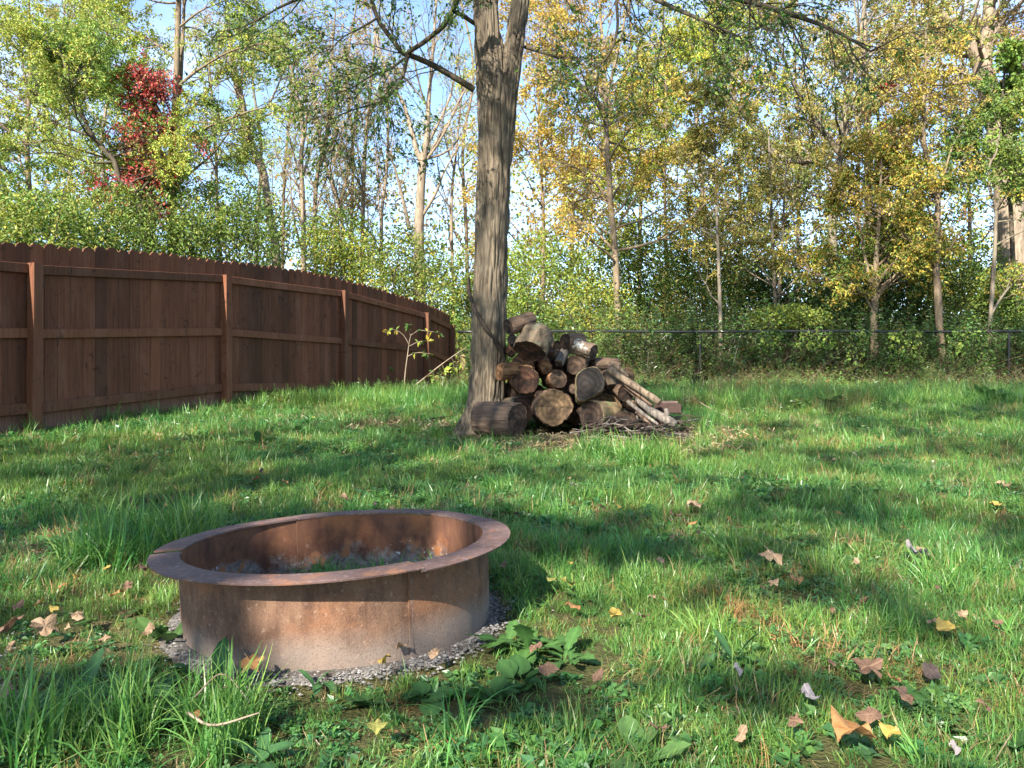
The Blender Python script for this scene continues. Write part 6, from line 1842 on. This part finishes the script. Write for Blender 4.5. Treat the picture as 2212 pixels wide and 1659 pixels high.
def build_fallen():
    rr = random.Random(12)
    proto = {}
    def leaf(label, u, v, col, kind, px, tilt=.35, group=None, lift=.034, p=None):
        g = ground_at(u, v) if p is None else p
        key = (col, kind, rr.randrange(5))
        if key not in proto:
            me = FMESH[kind][key[2]].copy(); me.materials.append(FM[col]); proto[key] = me
        o = bpy.data.objects.new('fallen_leaf', proto[key]); COL.objects.link(o)
        s = px / F * g[1] * .92
        o.scale = (s, s, s)
        o.location = (g[0], g[1], g[2] + lift * rr.uniform(.55, 1.1))
        o.rotation_euler = (rr.gauss(0, tilt) + .28, rr.gauss(0, tilt), rr.uniform(0, 6.28))
        tag(o, label, 'leaf', group or 'fallen leaves on the lawn')
    A = [('large pinkish tan leaf in the shade above the pair of orange leaves', 1503, 1105, 'tan', 'heart', 46), ('round orange tan leaf in the shade right of the pit', 1495, 1150, 'orange', 'oval', 34), ('brown leaf left of the round orange tan one', 1458, 1130, 'brown', 'oval', 28),
         ('pale grey lobed leaf lying on the shaded lawn at the right', 1978, 1212, 'grey', 'lobed', 60), ('wide tan brown leaf in the middle of the right lawn', 1665, 1226, 'tan', 'lobed', 62), ('small tan leaf between wide tan leaf and grey lobed leaf', 1848, 1236, 'tan', 'oval', 28), ('tan orange leaf at the top of a sunny patch', 1715, 1280, 'orange', 'oval', 42),
         ('bright yellow leaf in the sun right of the big dandelion', 1327, 1358, 'yellow', 'heart', 44), ('orange brown crumpled leaf above the big dandelion', 1237, 1332, 'orange', 'lobed', 46), ('long greenish yellow leaf right of the pit rim', 1192, 1274, 'green', 'oval', 40), ('second greenish yellow leaf touching the first one', 1224, 1284, 'green', 'oval', 40), ('small yellow leaf above the two greenish ones', 1232, 1240, 'yellow', 'oval', 22),
         ('yellow and grey heart shaped leaf at the right', 2046, 1380, 'yellow', 'heart', 56), ('big dark brown crumpled leaf at the lower right', 1872, 1472, 'brown', 'lobed', 76), ('dark curled leaf right of the big dark brown one', 2014, 1474, 'dark', 'oval', 56), ('grey tan rolled leaf in the lower right grass', 1748, 1532, 'grey', 'oval', 58), ('long brown curled leaf below the dark ones', 1945, 1540, 'brown', 'lobed', 72),
         ('upright brown toothed leaf near the bottom right', 1878, 1575, 'brown', 'oval', 60), ('very large yellow brown leaf at the bottom right edge', 1845, 1632, 'orange', 'oval', 135), ('pale yellow leaf right of the very large one', 1930, 1628, 'yellow', 'oval', 58), ('pale leaf in the middle of the lower right lawn', 1592, 1468, 'grey', 'oval', 34), ('tan brown leaf under the big dandelion', 1182, 1482, 'brown', 'oval', 50), ('grey brown upright leaf in the big dandelion', 1157, 1432, 'brown', 'oval', 36),
         ('tan yellow upright leaf at the right foot of the pit', 938, 1440, 'tan', 'oval', 44), ('big orange brown leaf on the ash before the pit', 545, 1470, 'orange', 'lobed', 62), ('yellow orange leaf glowing in the bottom left grass', 428, 1585, 'orange', 'heart', 56), ('yellow green torn leaf at the bottom centre', 815, 1612, 'green', 'oval', 62), ('large tan leaf in the sun at the left edge', 92, 1378, 'tan', 'lobed', 72), ('brown crumpled leaf at the left edge left of the large tan one', 28, 1375, 'brown', 'lobed', 66),
         ('folded tan leaf right of the large tan one', 165, 1362, 'tan', 'oval', 48), ('tan leaf in the sun near the left foot of the pit', 322, 1392, 'tan', 'oval', 42), ('tan leaf left of the long dandelion leaves', 228, 1400, 'tan', 'oval', 34), ('yellow pair of leaves left of the dandelion leaves', 88, 1330, 'yellow', 'oval', 42), ('brown round leaf in the sun at the left edge', 38, 1338, 'brown', 'oval', 34),
         ('orange leaf in shadow at the far left', 8, 1478, 'orange', 'oval', 46), ('tan brown leaf cut by the left edge of the picture', 6, 1520, 'tan', 'lobed', 50), ('orange brown leaf standing near the pit rim at the left', 255, 1300, 'orange', 'oval', 34), ('tan leaf peeking over the far rim of the pit', 748, 1092, 'tan', 'heart', 38), ('orange leaf in the lawn behind the pit', 553, 1045, 'orange', 'oval', 24), ('rusty leaf right of the orange one behind the pit', 614, 1055, 'orange', 'oval', 26),
         ('brown leaf in the thin grass at the left behind the pit', 288, 1112, 'brown', 'oval', 36), ('pinkish leaf on the lit grass before the first full fence bay', 345, 948, 'tan', 'oval', 26), ('orange leaf on the grass right of the twig heap', 1606, 955, 'orange', 'heart', 26), ('pale leaf in the lawn below the twig heap', 1240, 1062, 'grey', 'oval', 24), ('tan leaf near the right edge of the lawn', 2168, 1062, 'tan', 'oval', 32), ('yellow tan curled leaf near the right edge', 2152, 1102, 'yellow', 'oval', 36),
         ('brown narrow leaf standing at the bottom right of centre', 1422, 1608, 'brown', 'oval', 40), ('yellow tan narrow leaf standing in the bottom grass', 1606, 1625, 'tan', 'oval', 44), ('brown leaf at the lower edge of the dandelion patch', 1290, 1495, 'brown', 'oval', 36), ('yellow leaf on the ash at the front of the pit', 835, 1458, 'yellow', 'oval', 52), ('twisted brown leaf on the ash right of the yellow one', 868, 1425, 'tan', 'oval', 44), ('tan leaf in the shade near the right edge below the grey lobed one', 1900, 1250, 'tan', 'oval', 24), ('yellow leaf by the brick at the left edge', 120, 1345, 'yellow', 'oval', 30), ('brown leaf close to the bottom edge left of the large leaf', 1720, 1600, 'brown', 'lobed', 40), ('wilted brown leaf at the bottom right corner', 2120, 1560, 'brown', 'oval', 40), ('grey leaf at the bottom edge near the right corner', 2060, 1640, 'grey', 'oval', 40)]
    for a in A:
        lab = a[0].replace('yellow leaf by the brick at the left edge', 'yellow leaf beside the folded tan leaf at the left')
        leaf(lab, *a[1:])
    L = {'brown': 'small brown fallen leaf half sunk in the lawn grass', 'tan': 'small tan fallen leaf lying on the lawn grass', 'yellow': 'small yellow fallen leaf lying on the lawn grass', 'orange': 'small orange fallen leaf lying on the lawn grass', 'dark': 'small dark fallen leaf half sunk in the lawn grass'}
    rng = np.random.default_rng(4)
    n = 0
    while n < 225:
        y = math.sqrt(rng.uniform(1.5 ** 2, 9.5 ** 2)) if n > 50 else rng.uniform(1.6, 4.0); x = rng.uniform(-.68, .68) * y
        if n % 4 == 0: x, y = rng.uniform(-2.4, -1.0), rng.uniform(1.8, 3.6)
        if math.hypot(x - PIT[0], y - PIT[1]) < .62: continue
        if fence_side(np.array([x]), np.array([y]))[0] < .1 or math.hypot(x - TREE_O[0] - .5, y - TREE_O[1]) < .9: continue
        col = rng.choice(['brown', 'tan', 'yellow', 'orange', 'dark'], p=[.34, .27, .16, .13, .10])
        p = np.array([x, y, float(gz(x, y))])
        leaf(L[col], 0, 0, col, ['oval', 'oval', 'heart', 'lobed'][n % 4], rng.uniform(.018, .046) * F / y, .45, 'small %s leaves on the lawn' % col, .035, p)
        n += 1
build_fallen()

def build_straw():
    """dry straw, bark crumbs and fine litter on the bare earth round the pile"""
    rng = np.random.default_rng(31)
    n = 5200
    c = rng.choice(4, n, p=[.42, .22, .18, .18])
    cen = np.array([(.75, 6.35), (1.75, 7.2), (-.9, 7.9), (.9, 6.85)])[c]; sp = np.array([(.5, .22), (.45, .3), (.6, .3), (.55, .2)])[c]
    xy = cen + rng.normal(size=(n, 2)) * sp
    p = np.stack([xy[:, 0], xy[:, 1], gz(xy[:, 0], xy[:, 1]) + rng.random(n) * .02 - .012], -1)
    az = rng.uniform(0, 6.283, n)
    ax = np.stack([np.cos(az), np.sin(az), rng.normal(size=n) * .15], -1)
    col = np.array([(.42, .33, .19), (.33, .23, .12), (.20, .13, .08), (.12, .08, .055), (.5, .4, .25)])[rng.integers(0, 5, n)] * (1 + rng.normal(size=(n, 1)) * .15)
    v, f, t = leaf_arrays(p, ax, rng.uniform(.04, .16, n), rng, .09, .3, np.clip(col, .01, .8))
    tag(obj('straw_litter', new_mesh('straw_litter', v, f, attrs={'tint': t}), M['weed']), kind='stuff')
build_straw()
